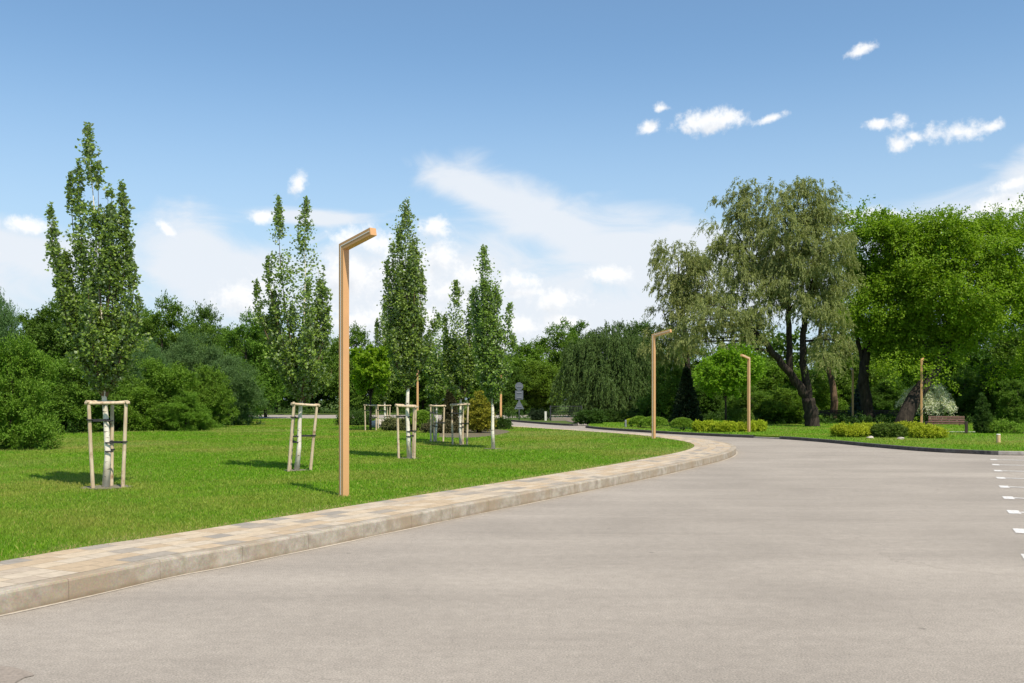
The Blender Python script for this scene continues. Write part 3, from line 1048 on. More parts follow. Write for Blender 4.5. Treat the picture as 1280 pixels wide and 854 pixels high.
# --- far wood filling the gaps, one mass nobody could count
def far_wood():
    rg = np.random.default_rng(5)
    lobes = []
    for i in range(130):
        x = rg.uniform(-95, 95)
        y = rg.uniform(118, 140)
        hh = rg.uniform(4.5, 7.2) if abs(x) < 40 else rg.uniform(6, 10)
        lobes.append((x, y, hh * 0.5, 3.6, 3.0, hh * 0.52))
    for i in range(46):                       # nearer on the right, behind the garden
        x = rg.uniform(17, 70); y = rg.uniform(90, 99)
        hh = rg.uniform(5, 9)
        lobes.append((x, y, hh * 0.5, 3.2, 2.4, hh * 0.52))
    for i in range(40):                       # and on the left, behind the bushes
        x = rg.uniform(-75, -26); y = rg.uniform(66, 72) - (x + 26) * 0.05
        hh = rg.uniform(4, 7)
        lobes.append((x, y, hh * 0.5, 2.8, 2.0, hh * 0.52))
    leaf, c, d = crown(rg, lobes, 1500, 1.3, 9, 11, 0.5, 0.3, shell=0.6)
    o = link('far_wood', leaves_mesh('far_wood', *leaf), M['forest_dark'])
    tag(o, kind='stuff')


far_wood()


# --- undergrowth along the wood edges
def undergrowth():
    rg = np.random.default_rng(6)
    O = []
    segs = [((-27, 27), (-19, 41.5), 120), ((-20, 43.5), (-15.6, 56), 170), ((-40, 99.5), (22, 101), 600), ((-40, 72), (-24, 72.4), 200),
            ((14, 60), (44, 58), 400), ((10, 66), (18, 70), 220), ((20, 62), (46, 70), 400), ((-0.3, 77), (2.8, 73), 60)]
    for a, b, n in segs:
        t = rg.uniform(0, 1, n)[:, None]
        p = np.array(a) + (np.array(b) - np.array(a)) * t + rg.normal(0, 0.7, (n, 2))
        O.append(np.concatenate([p, np.full((n, 1), 0.14)], 1))
    O = np.concatenate(O)
    n = len(O)
    D = unit(np.concatenate([rg.normal(0, 0.35, (n, 2)), np.ones((n, 1))], 1))
    leaf = spray_leaves(rg, O, D, rg.uniform(0.15, 0.75, n), 22, 0.24, 0.15, 0.06, droop=0.1)
    o = link('undergrowth', leaves_mesh('undergrowth', *leaf), M['hedge'])
    tag(o, kind='stuff')


undergrowth()


# ------------------------------------------------------------------ white-barked poplars
def poplar(seed, base_px, lean, spires, label, px_m, n_side=12, twig=0.26, leafL=0.062, density=1.0, low=0.24, clean=1.35):
    """spires: (dx px, height px) of the tips seen in the photograph; more leaders grow towards front and back"""
    rg = np.random.default_rng(seed)
    loc = base_px
    k = px_m
    spires = [(a_, b_ * .985) for a_, b_ in spires]
    top = max(s[1] for s in spires) * k
    main = max(spires, key=lambda s: s[1])
    mx = main[0] * k
    lx = lean * k
    tr = []
    for t in np.linspace(0, 1, 12):
        x = lx * math.sin(min(1, t * 1.6) * math.pi / 2) * (1 - t) + mx * t ** 1.4
        tr.append((x + 0.018 * math.sin(t * 19 + seed), 0.015 * math.sin(t * 15 + seed), top * t - (0.05 if t == 0 else 0)))
    mb = MB(); br = MB()
    r0 = 0.048 * top / 5.5 + 0.004
    mb.tube(tr, [max(0.006, r0 * (1.15 if i == 0 else 1) * (1 - i / 11.2) ** 1.25) for i in range(12)], 10)
    trn = np.array(tr)

    def on_trunk(h):
        return np.array([np.interp(h, trn[:, 2], trn[:, j]) for j in range(3)])

    leaders = []
    for (dx, hp) in spires:
        if (dx, hp) == main: continue
        leaders.append((dx * k, rg.uniform(-0.12, 0.12), hp * k))
    wmax = max(abs(s[0]) for s in spires) * k
    for i in range(n_side):
        a = i * 2.4 + rg.uniform(-0.5, 0.5)
        hh = top * rg.uniform(0.36, 0.84)
        rad = wmax * rg.uniform(0.35, 0.85) * (1.0 - 0.45 * max(0, hh / top - 0.45))
        leaders.append((math.cos(a) * rad + mx * hh / top, math.sin(a) * rad, hh))
    curves = [[tuple(p) for p in trn[3:]]]
    for (ex, ey, eh) in leaders:
        h0 = max(clean * 0.95, eh * rg.uniform(0.28, 0.46))
        s = on_trunk(h0)
        pts = []
        for t in np.linspace(0, 1, 8):
            q = 1 - (1 - t) ** 2.1
            pts.append((s[0] + (ex - s[0]) * q, s[1] + (ey - s[1]) * q, s[2] + (eh - s[2]) * t))
        br.tube(pts, [max(0.0025, r0 * 0.36 * (1 - 0.9 * i / 7)) for i in range(8)], 6, False)
        curves.append(pts)
    # twigs hug every leader, steep and short towards the tip
    O = []; D = []; Ln = []
    for ci, pts in enumerate(curves):
        P = np.array(pts)
        strong = 1.35 if (ci == 0 or pts[-1][2] > top * .93) else 1.0
        seg = np.linalg.norm(np.diff(P, axis=0), axis=1)
        s = np.concatenate([[0], np.cumsum(seg)])
        n = int(s[-1] * (43 if ci else 60) * density)
        u = rg.uniform(0.10 if ci else 0.0, 1.0, n) ** 1.12
        pos = np.stack([np.interp(u * s[-1], s, P[:, j]) for j in range(3)], 1)
        ok = pos[:, 2] > clean
        pos, u = pos[ok], u[ok]
        m = len(pos)
        a = rg.uniform(0, 6.283, m)
        rad = np.where(u > 0.72, 0.55 * (1 - u) / 0.28 + 0.16, 0.72) * (1.0 if ci else 1.1)
        d = np.stack([np.cos(a) * rad, np.sin(a) * rad, np.full(m, 0.95)], 1)
        O.append(pos); D.append(unit(d)); prof = 0.36 + 1.05 * np.sin(np.pi * np.clip(u, 0, 1) ** .85) if ci == 0 else 1.5 - 1.05 * u
        Ln.append(twig * strong * prof * rg.uniform(0.5, 1.35, m))
    # loose short shoots around the lower crown
    m = int(210 * density)
    hh = clean + (top * 0.42 - clean) * rg.uniform(0, 1, m) ** 0.9
    pos = np.array([on_trunk(h) for h in hh])
    a = rg.uniform(0, 6.283, m)
    rr = wmax * rg.uniform(0.1, 0.85, m) * (0.16 + 0.84 * (hh - clean) / (top * 0.42 - clean + 1e-6))
    pos[:, 0] += np.cos(a) * rr; pos[:, 1] += np.sin(a) * rr
    O.append(pos); D.append(unit(np.stack([np.cos(a) * 0.7, np.sin(a) * 0.7, np.full(m, 0.8)], 1))); Ln.append(rg.uniform(0.12, 0.3, m))
    O = np.concatenate(O); D = np.concatenate(D); Ln = np.concatenate(Ln)
    Ln = Ln * np.clip(0.30 + 0.70 * (O[:, 2] - clean) / (0.26 * top), 0.3, 1.0)
    q = O * 4.3 + seed
    gap = np.sin(q[:, 0] + 1.7 * np.sin(q[:, 2] * .8)) + np.sin(q[:, 1] * 1.1 + q[:, 2] * .9) + .8 * np.sin(q[:, 2] * 1.7 + q[:, 0])
    ok = gap > rg.uniform(-2.6, -.1, len(O))
    O, D, Ln = O[ok], D[ok], Ln[ok]
    leaf = spray_leaves(rg, O, D, Ln, 14, 0.24, leafL, leafL * 0.86, axis_rand=0.9, up=0.12, hang=0.35)
    leaf = leaf[:3] + (leaf[3] * .92, leaf[4] * .92)
    root = tree_obj('poplar_tree', label, 'tree', loc, mb, leaf, M['poplar'], M['white_bark'], 'young white-barked poplars on the lawn')
    br.build('branches', M['bark_brown'], root, smooth=True)
    return root


def stakes(loc, hgt, rad, rot, label, lean=0.06, rails=True, tie_h=(0.82, 0.55, 0.45), tilt=0.0):
    root = empty('stake_frame', loc, label, 'tree support', 'wooden stake frames round the young trees')
    rg = random.Random(label)
    tops = []; bots = []
    for i in range(3):
        a = rot + i * 2 * math.pi / 3
        b = Vector((math.cos(a) * rad * (1 - lean), math.sin(a) * rad * (1 - lean), 0))
        t = Vector((math.cos(a) * rad * (1 + lean) + tilt + rg.uniform(-.02, .02), math.sin(a) * rad * (1 + lean), hgt + rg.uniform(-.02, .02)))
        tops.append(t); bots.append(b)
        MB().tube([b - Vector((0, 0, 0.1)), b.lerp(t, 0.5) + Vector((rg.uniform(-.006, .006), 0, 0)), t], [0.032, 0.030, 0.028], 10).build('stake', M['stake'], root, smooth=False)
    if rails:
        for i in range(3):
            a, b = tops[i], tops[(i + 1) % 3]
            d = (b - a).normalized()
            off = Vector((0, 0, 0.022 + 0.012 * i))
            MB().tube([a - d * 0.06 + off, a.lerp(b, 0.5) + off, b + d * 0.06 + off], [0.029, 0.028, 0.026], 10).build('rail', M['stake'], root)
    for i, th in enumerate(tie_h):
        p = bots[i].lerp(tops[i], th)
        c = Vector((0, 0, p.z - 0.02))
        d = (c - p)
        m = MB()
        m.box(p.lerp(c, 0.5), (d.length, 0.006, 0.04), math.atan2(d.y, d.x))
        ring = [p + Vector((math.cos(q) * 0.041, math.sin(q) * 0.041, 0)) for q in np.linspace(0, 6.283, 13)]
        m.tube(ring, 0.014, 5, False)
        ring = [c + Vector((math.cos(q) * 0.055, math.sin(q) * 0.055, 0)) for q in np.linspace(0, 6.283, 13)]
        m.tube(ring, 0.014, 5, False)
        m.build('tie', M['tie'], root)
    return root


def soil(loc, r):
    rg = random.Random(r)
    pts = [(loc.x + math.cos(a) * r * rg.uniform(.85, 1.1), loc.y + math.sin(a) * r * rg.uniform(.85, 1.1)) for a in np.linspace(0, 6.283, 25)[:-1]]
    sheet('soil', pts, LZ + 0.004, M['soil'])


SOILS = []


def pm(p): return p.y / F


T1 = at(133, 609, LZ); T2 = at(370, 588, LZ); T3 = at(511, 573, LZ); T4 = at(576, 556, LZ); T5 = at(617, 561, LZ); T6 = at(545, 552, LZ)
T7 = at(463, 538, LZ); T8 = at(481, 536, LZ)
poplar(31, T1, 4, [(-24, 458), (-48, 392), (-66, 352), (-36, 410), (-10, 405), (24, 362), (10, 375), (38, 275), (-55, 270), (36, 235), (-40, 230)],
       'tallest poplar, leftmost on the lawn, with several separate spires', pm(T1), 12, 0.25, 0.062, 1.0, clean=1.55)
poplar(32, T2, 12, [(12, 338), (-21, 338), (-50, 235), (40, 225), (-34, 275), (28, 255), (-40, 190), (36, 180)],
       'forked poplar with two equal tops, left of the nearest lamp', pm(T2), 12, 0.27, 0.066, 1.0, clean=1.45)
poplar(33, T3, -2, [(-4, 324), (-27, 245), (32, 185), (8, 285), (16, 235), (-12, 285), (-24, 180)],
       'dark slender poplar just right of the nearest lamp, single pointed top', pm(T3), 16, 0.34, 0.07, 1.05, clean=1.75)
poplar(35, T5, -1, [(-13, 252), (20, 180), (4, 205), (-20, 190), (24, 140), (-22, 140)],
       'poplar without a stake frame, white trunk bare to the lawn', pm(T5), 12, 0.34, 0.078, 0.95)
poplar(34, T4, 0, [(-6, 203), (14, 190), (-20, 160), (22, 150), (-24, 120)],
       'staked poplar left of the golden conical bush', pm(T4), 10, 0.32, 0.082, 0.9, clean=1.5)
poplar(36, T6, 0, [(4, 158), (-12, 130), (16, 128)],
       'staked poplar mostly hidden behind the dark slender poplar', pm(T6), 10, 0.32, 0.085, 0.9)
poplar(38, T8, 0, [(0, 154), (-10, 135), (12, 120), (-16, 100)],
       'small pointed poplar farthest back, beside the round-headed sapling', pm(T8), 9, 0.34, 0.10, 0.9)
stakes(T1 + Vector((0.045, 0, 0)), 1.38, 0.29, R(225), 'stake frame around the tallest poplar, nearest frame to the wood', 0.1)
stakes(T2, 1.33, 0.30, R(250), 'stake frame around the forked poplar, leaning slightly right', 0.05, tilt=.13)
stakes(T3, 1.26, 0.26, R(190), 'stake frame around the dark slender poplar by the nearest lamp', 0.05)
stakes(T4, 1.26, 0.28, R(200), 'stake frame of the poplar left of the golden conical bush', 0.04)
stakes(T6, 1.2, 0.27, R(230), 'stake frame behind and right of the dark slender poplar, in front of the lime bush', 0.05)
stakes(T7, 1.15, 0.30, R(225), 'stake frame around the round-headed sapling, far left of the shrub bed', 0.03)
stakes(T8, 1.12, 0.34, R(200), 'stake frame around the small pointed poplar beside the pale boulder', 0.03)
for p, r in ((T1, 0.42), (T2, 0.27), (T3, 0.27), (T4, 0.22), (T5, 0.3), (T6, 0.22)):
    soil(p, r); SOILS.append((p.x, p.y, r))


# ------------------------------------------------------------------ other trees
def standard_tree(loc, px_m, trunk_h, rx, rz, seed, label, leafmat, name='young_maple_tree', L=0.13, n=60):
    rg = np.random.default_rng(seed)
    k = px_m
    cz = trunk_h * k + rz * k
    lobes = [(0, 0, cz, rx * k * .8, rx * k * .8, rz * k * .85)]
    for i in range(8):
        a = i * 2.4
        lobes.append((math.cos(a) * rx * k * .55, math.sin(a) * rx * k * .55, cz + rg.uniform(-.5, .5) * rz * k, rx * k * .42, rx * k * .42, rz * k * .4))
    leaf, c, d = crown(rg, lobes, n, rx * k * .30, 11, 20, L, L * .75, shell=.6)
    mb = MB()
    mb.tube([(0, 0, -.05), (.01, 0, trunk_h * k * .5), (0, 0, trunk_h * k), (0, 0, cz)], [.06, .05, .045, .02], 8)
    for j in range(14):
        mb.tube(limb_curve((0, 0, trunk_h * k * rg.uniform(.9, 1.1)), c[j], -.05, 4), np.linspace(.025, .006, 5), 5, False)
    return tree_obj(name, label, 'tree', loc, mb, leaf, leafmat, M['bark'])


standard_tree(T7, pm(T7), 40, 24, 36, 41, 'round-headed leafy sapling in a stake frame, left behind the dark slender poplar', M['maple'], L=0.15, n=46)
p = Vector((wx(907, 49), 49, RZ))
standard_tree(p, 49 / F, 42, 38, 27, 42, 'round-headed garden tree with slim trunk behind the low golden hedge', leaf_mat('bright_leaf', (0.085, 0.20, 0.008), (0.21, 0.37, 0.020), trans=.4), 'garden_tree', L=0.12, n=95)


def px_lobes(base_px, D, items):
    """ellipsoids given by what they cover in the photograph, with their own distance towards or away"""
    k = D / F
    x0, z0 = (base_px[0] - 640) * k, CAM_H + (HZ - base_px[1]) * k
    return [((x - 640) * (D + dy) / F - x0, dy, CAM_H + (HZ - y) * (D + dy) / F - z0, rx * (D + dy) / F, rx * (D + dy) / F * dep, ry * (D + dy) / F) for (x, y, rx, ry, dy, dep) in items]


def big_tree(name, label, base_px, D, z0, lobes_px, limbs_px, leafmat, barkmat, seed, n_puff, puff_r, sprays, n_leaf, L, W, r0, willow=False, branches=60, **kw):
    rg = np.random.default_rng(seed)
    k = D / F
    loc = Vector((wx(base_px[0], D), D, z0))
    lobes = px_lobes(base_px, D, lobes_px)
    mb = MB()
    nodes = []
    for pts, ra, rb in limbs_px:
        q = [((x - 640) * (D + dy) / F - loc.x, dy, (HZ - y) * (D + dy) / F - (HZ - base_px[1]) * k) for (x, y, dy) in pts]
        q3 = []
        P = np.array(q)
        s = np.concatenate([[0], np.cumsum(np.linalg.norm(np.diff(P, axis=0), axis=1))])
        m = max(6, len(q) * 4)
        sm = [np.array([np.interp(t * s[-1], s, P[:, j]) for j in range(3)]) for t in np.linspace(0, 1, m)]
        for _ in range(3):
            sm = [sm[0]] + [(sm[i - 1] + 2 * sm[i] + sm[i + 1]) / 4 for i in range(1, m - 1)] + [sm[-1]]
        sm = [v + rg.normal(0, 0.025, 3) * (0 if i == 0 else 1) for i, v in enumerate(sm)]
        rad = np.linspace(ra, rb, m)
        mb.tube(sm, rad, 12)
        nodes += [(v, r) for v, r in zip(sm[m // 3:], rad[m // 3:])]
    if willow:
        c, d, lb = puffs_in(rg, lobes, n_puff, 0.35)
        O = []; Dd = []; Ln = []; Dr = []
        pr = puff_r * rg.uniform(.7, 1.3, n_puff)
        e = sph(rg, n_puff * sprays).reshape(n_puff, sprays, 3)
        e[..., 2] = np.abs(e[..., 2]) * .7 + .1
        e = unit(e + d[:, None] * .5)
        O = (c[:, None] + e * pr[:, None, None] * rg.uniform(.1, .8, (n_puff, sprays, 1))).reshape(-1, 3)
        Ln = (kw.get('strand', 1.5) * rg.uniform(.45, 1.15, n_puff * sprays))
        e = e.reshape(-1, 3) * kw.get('flare', .55)
        e[:, 2] += kw.get('lift', .15)
        leaf = spray_leaves(rg, O, e, Ln, n_leaf, kw.get('spread', .045), L, W, droop=Ln * rg.uniform(.55, 1.1, len(Ln)) * kw.get('fall', 1.0), axis_rand=.35, up=.0, hang=.5, tmin=.02)
    else:
        leaf, c, d = crown(rg, lobes, n_puff, puff_r, sprays, n_leaf, L, W, shell=.55, **kw)
    nv = np.array([v for v, r in nodes]); nr = [r for v, r in nodes]
    for j in rg.choice(len(c), min(branches, len(c)), replace=False):
        dist = np.linalg.norm(nv - c[j], axis=1) + np.maximum(0, nv[:, 2] - c[j][2]) * 1.5
        i = int(np.argmin(dist))
        if np.linalg.norm(nv[i] - c[j]) > 5.5: continue
        mb.tube(limb_curve(nv[i], c[j], -.06, 5, rg), np.linspace(min(nr[i] * .55, .075), .012, 6), 6, False)
    return tree_obj(name, label, 'tree', loc, mb, leaf, leafmat, barkmat)


# large willow right of the road
D = 54.0
big_tree('willow_tree', 'large grey-green willow with forked dark trunk on the garden lawn', (1017, 533), D, RZ - .02,
         [(985, 285, 62, 52, 0, .9), (1000, 250, 34, 28, 0, 1), (915, 280, 30, 34, .5, 1), (945, 262, 30, 24, .3, 1), (1032, 300, 30, 46, 0, 1),
          (960, 345, 62, 36, .2, .9), (1020, 365, 40, 46, -.6, 1), (1040, 420, 26, 40, -1.2, 1), (985, 385, 40, 32, -.8, 1), (915, 325, 34, 30, -.3, 1),
          (900, 405, 42, 36, -1.8, 1), (925, 395, 30, 40, -1.5, 1), (870, 425, 30, 26, -1.6, 1), (1000, 318, 60, 40, -.6, 1), (1040, 335, 24, 40, .4, 1)],
         [([(1017, 540, 0), (1014, 515, 0), (1010, 497, 0)], .44, .36),
          ([(1010, 500, 0), (998, 480, -.1), (985, 463, -.2), (966, 440, -.6), (950, 420, -.9), (925, 400, -1.2), (905, 385, -1.4)], .27, .07),
          ([(987, 466, -.15), (987, 430, -.1), (986, 380, 0), (984, 330, 0), (990, 270, 0), (1000, 240, 0)], .20, .04),
          ([(1010, 500, 0), (1006, 465, .1), (1002, 425, .2), (1008, 385, .2), (1020, 340, .1), (1034, 290, 0)], .25, .05),
          ([(986, 385, 0), (960, 350, .2), (930, 310, .3), (912, 275, .4)], .10, .03),
          ([(985, 350, 0), (1005, 310, -.3), (1030, 285, -.4)], .09, .03)],
         M['willow'], M['bark'], 51, 310, .85, 20, 22, .155, .042, .4, willow=True, strand=.9, spread=.075, branches=90)
# willow behind, left of it
big_tree('willow_tree', 'smaller pale willow left of and behind the large willow, above the grey mast', (862, 525), 62.0, RZ,
         [(848, 335, 36, 34, 0, 1), (835, 385, 30, 40, 0, 1), (865, 375, 34, 44, 0, 1), (825, 425, 20, 26, 0, 1), (855, 425, 36, 28, 0, 1), (880, 345, 30, 30, .2, 1)],
         [([(862, 530, 0), (862, 480, 0), (858, 430, 0), (852, 370, 0), (848, 325, 0)], .24, .04), ([(860, 450, 0), (840, 410, 0), (828, 385, 0)], .12, .03),
          ([(860, 440, 0), (880, 390, 0), (885, 350, 0)], .12, .03)],
         M['willow'], M['bark'], 52, 130, .85, 16, 20, .18, .046, .24, willow=True, strand=1.05, spread=.07, branches=40)
# dark weeping willow beyond the road
big_tree('weeping_willow_tree', 'huge dark rounded weeping willow beyond the road, branches hanging to the ground', (762, 516), 88.0, .1,
         [(765, 440, 48, 34, 0, .9), (735, 465, 26, 34, -.5, 1), (795, 462, 26, 38, -.5, 1), (765, 470, 36, 30, -1.6, 1), (750, 490, 22, 18, -2.4, 1),
          (785, 492, 22, 16, -2.2, 1), (762, 420, 30, 18, 0, 1), (722, 480, 16, 26, 0, 1), (808, 480, 12, 26, 0, 1)],
         [([(762, 520, 0), (762, 480, 0), (764, 440, 0)], .5, .15), ([(762, 485, 0), (745, 460, 0), (735, 450, 0)], .2, .05)],
         M['weeping'], M['bark'], 53, 230, 1.2, 15, 20, .26, .07, .5, willow=True, strand=3.0, flare=.35, lift=.1, spread=.03, fall=1.1, branches=10)
# maples on the right
MP = dict(up=.30, droop=.10, spread=.16, flat=.45, axis_rand=.9)
big_tree('maple_tree', 'maple with upright dark trunk, left half of the bright green crown', (1086, 532), 61.0, RZ - .02,
         [(1110, 320, 38, 40, 0, 1), (1095, 360, 30, 46, 0, 1), (1085, 410, 26, 30, 0, 1), (1120, 400, 34, 40, -.6, 1), (1080, 300, 18, 22, 0, 1), (1118, 288, 24, 16, 0, 1),
          (1130, 345, 30, 30, -.5, 1)],
         [([(1088, 536, 0), (1083, 505, 0), (1079, 480, 0), (1080, 455, 0), (1088, 425, 0), (1096, 385, 0), (1106, 330, 0), (1110, 300, 0)], .42, .05),
          ([(1080, 458, 0), (1070, 420, 0), (1078, 370, 0), (1084, 320, 0)], .16, .03)],
         M['maple'], M['bark'], 54, 95, 1.35, 30, 26, .14, .11, .4, branches=50, **MP)
big_tree('maple_tree', 'great maple with leaning dark trunk and spreading bright green crown at the right', (1128, 531), 57.5, RZ - .02,
         [(1165, 320, 44, 42, 2.2, 1), (1215, 310, 46, 40, 2.4, 1), (1190, 285, 30, 20, 4, 1), (1235, 285, 24, 16, 4, 1), (1265, 325, 40, 50, 2.4, 1), (1310, 340, 44, 60, 4.5, 1), (1160, 288, 26, 20, 4, 1), (1262, 284, 24, 16, 4, 1), (1190, 368, 60, 34, 2.0, .8),
          (1240, 380, 44, 36, 2.2, 1), (1165, 438, 56, 18, 3.2, .5), (1208, 436, 32, 14, 3.0, .8), (1142, 405, 32, 24, 3.2, .8), (1215, 412, 32, 20, 3.2, 1), (1280, 400, 38, 44, 3.5, 1),
          (1150, 365, 32, 28, 3.4, 1), (1130, 300, 20, 28, 4.2, 1), (1275, 445, 24, 20, 3, 1), (1153, 447, 9, 7, .2, 1), (1200, 450, 30, 13, .4, 1), (1172, 458, 14, 9, .2, 1), (1140, 448, 26, 11, .2, 1)],
         [([(1124, 538, 0), (1134, 512, .1), (1150, 488, .6), (1166, 466, 1.2), (1180, 440, 2.0), (1190, 400, 3.0), (1195, 350, 3.8), (1200, 300, 4.2)], .50, .06),
          ([(1160, 474, 1.0), (1160, 440, 2.2), (1150, 410, 3), (1148, 370, 3.4), (1155, 310, 4)], .22, .04),
          ([(1178, 446, 1.9), (1215, 415, 2.8), (1245, 380, 3.2), (1262, 330, 4)], .24, .05),
          ([(1166, 466, 1.2), (1150, 452, 2), (1130, 442, 3)], .09, .03), ([(1166, 466, 1.2), (1158, 452, .6), (1153, 447, .2)], .04, .012)],
         M['maple'], M['bark'], 55, 150, 1.5, 32, 30, .14, .11, .5, branches=90, **MP)
# leaning brown trunk between them, its crown lost in the leaves
big_tree('willow_tree', 'leaning willow with warm brown trunk between the large willow and the maples', (1040, 520), 70.0, RZ - .02,
         [(1035, 395, 26, 36, 0, 1), (1048, 420, 22, 26, 0, 1), (1050, 380, 18, 26, 0, 1)],
         [([(1040, 525, 0), (1043, 500, 0), (1041, 475, 0), (1034, 450, 0), (1026, 425, 0), (1024, 400, 0), (1032, 375, 0)], .30, .08)],
         M['willow'], M['bark_brown'], 56, 60, .9, 12, 20, .19, .05, .3, willow=True, strand=1.3, branches=14)


# ------------------------------------------------------------------ garden shrubs
def shrub(name, label, loc, lobes, leafmat, seed, n_puff, puff_r, L, W, cat='shrub', group=None, sprays=9, n_leaf=14, stem=0.03, **kw):
    rg = np.random.default_rng(seed)
    leaf, c, d = crown(rg, lobes, n_puff, puff_r, sprays, n_leaf, L, W, **({'shell': .55, 'up': .3} | kw))
    P = leaf[0]
    P[:, 2] = np.where(P[:, 2] < 0.01, np.abs(P[:, 2]) * .5 + .01, P[:, 2])
    mb = MB()
    lb = lobes[0]
    for i in range(5):
        j = i % len(c)
        mb.tube(limb_curve((lb[0] * .6 + .05 * i - .1, lb[1], -.03), c[j], -.05, 4), np.linspace(stem, stem * .3, 5), 5, False)
    root = empty(name, loc, label, cat, group)
    mb.build('stem', M['bark'], root, smooth=True)
    link('foliage', leaves_mesh('foliage', *leaf), leafmat, root)
    return root


def clipped(name, label, loc, r, hgt, leafmat, seed, n=9000, L=.05, cat='shrub', group=None, ry=None, box=0.0):
    """dense clipped dome or low block: small leaves over a bumpy skin, and some depth"""
    rg = np.random.default_rng(seed)
    ry = ry or r
    d = sph(rg, n)
    d[:, 2] = np.where(d[:, 2] < -.25, -d[:, 2], d[:, 2])
    if box: 
        d = unit(np.sign(d) * np.abs(d) ** box)
    bump = 1 + .05 * np.sin(d[:, 0] * 9 + seed) * np.cos(d[:, 1] * 8 + d[:, 2] * 7)
    rad = bump * (1 - .25 * rg.uniform(0, 1, n) ** 2.5)
    q = np.abs(d) ** 1.0
    P = d * rad[:, None] * np.array([r, ry, hgt * .56])
    P[:, 2] += hgt * .44
    P[:, 2] = np.maximum(P[:, 2], .02)
    A = unit(d + rg.normal(0, .6, (n, 3)))
    NN = rg.normal(0, .5, (n, 3)) + d
    s = rg.uniform(.7, 1.3, n)
    root = empty(name, loc, label, cat, group)
    mb = MB()
    for i in range(4):
        mb.tube([(math.cos(i * 1.7) * r * .1, math.sin(i * 1.7) * ry * .1, -.03), (math.cos(i * 1.7) * r * .4, math.sin(i * 1.7) * ry * .4, hgt * .6)], [.025, .01], 5)
    mb.build('stem', M['bark'], root)
    link('foliage', leaves_mesh('foliage', P, A, NN, L * s, L * .6 * s), leafmat, root)
    return root


def gpos(px, py, z=RZ):
    return at(px, py, z)


# golden junipers on the right lawn
JUN = [(1064, 546, 25, 15, 'leftmost golden juniper of the clump beside the kerb'), (1090, 544, 20, 15, 'golden juniper second from the left in the clump, behind a pale stone'),
       (1110, 546.5, 22, 17, 'darker green dome juniper in the middle of the golden clump'), (1135, 545, 26, 17, 'brightest golden juniper, near the slatted bench'),
       (1160, 547.5, 22, 14, 'rightmost golden juniper of the clump, lowest and spreading')]
for i, (px, py, rw, hh, lab) in enumerate(JUN):
    loc = gpos(px, py); k = loc.y / F
    shrub('golden_juniper', lab, loc, [(0, 0, hh * k * .42, rw * k * .85, rw * k * .8, hh * k * .42), (rw * k * .4, 0, hh * k * .4, rw * k * .5, rw * k * .5, hh * k * .35), (-rw * k * .4, 0, hh * k * .4, rw * k * .5, rw * k * .5, hh * k * .38)],
          M['box_green'] if i == 2 else M['golden'], 60 + i, 260, .13, .05, .028, group='golden junipers by the kerb', n_leaf=14, flat=.8, up=.12, shell=.75)
loc = gpos(1256, 541.5); k = loc.y / F
shrub('spreading_juniper', 'low spreading yellow-green juniper at the right edge behind the path', loc, [(0, 0, 5 * k, 25 * k, 20 * k, 5.5 * k), (-10 * k, 0, 5 * k, 14 * k, 12 * k, 6 * k)], M['lime'], 66, 90, .2, .08, .03, flat=.5)
# left part of the garden
clipped('clipped_dome_shrub', 'dome shrub of bright green, right of the second lamp', gpos(853, 538), 14 * 47 / F, 15 * 47 / F, M['lime'], 71, 7000, .06, group='bright clipped domes along the far kerb')
clipped('clipped_dome_shrub', 'wide bright green dome shrub directly behind the second lamp', gpos(817, 535), 17 * 51 / F, 13.5 * 51 / F, M['lime'], 72, 7000, .065, group='bright clipped domes along the far kerb')
clipped('clipped_dome_shrub', 'bright green dome shrub left of the second lamp', gpos(799, 534), 12 * 52 / F, 13 * 52 / F, M['lime'], 73, 6000, .065, group='bright clipped domes along the far kerb')
clipped('golden_shrub', 'small golden shrub left of the bright green domes', gpos(789, 533), 8 * 54 / F, 9 * 54 / F, M['golden'], 74, 3500, .06)
clipped('clipped_dome_shrub', 'round clipped ball above the golden hedge, behind the third lamp', gpos(929, 536), 13 * 49 / F, 25 * 49 / F, M['box_green'], 75, 7000, .06)
HDG = [(881, 539.5, 14, 12, 'left piece of the low golden hedge, beside the bright dome'), (906, 540, 15, 11.5, 'middle piece of the low golden hedge below the round-headed garden tree'),
       (930, 539.5, 12, 10, 'piece of the low golden hedge at the third lamp'), (946, 539, 9, 12, 'right end of the low golden hedge')]
for i, (px, py, rw, hh, lab) in enumerate(HDG):
    loc = gpos(px, py); k = loc.y / F
    shrub('golden_hedge', lab, loc, [(0, 0, hh * k * .45, rw * k * .95, rw * k * .6, hh * k * .42), (rw * k * .5, 0, hh * k * .45, rw * k * .5, rw * k * .5, hh * k * .42), (-rw * k * .5, 0, hh * k * .45, rw * k * .5, rw * k * .5, hh * k * .42)],
          M['golden'], 80 + i, 220, .12, .055, .03, cat='hedge', group='low golden hedge along the far kerb', n_leaf=14, up=.12, shell=.75)
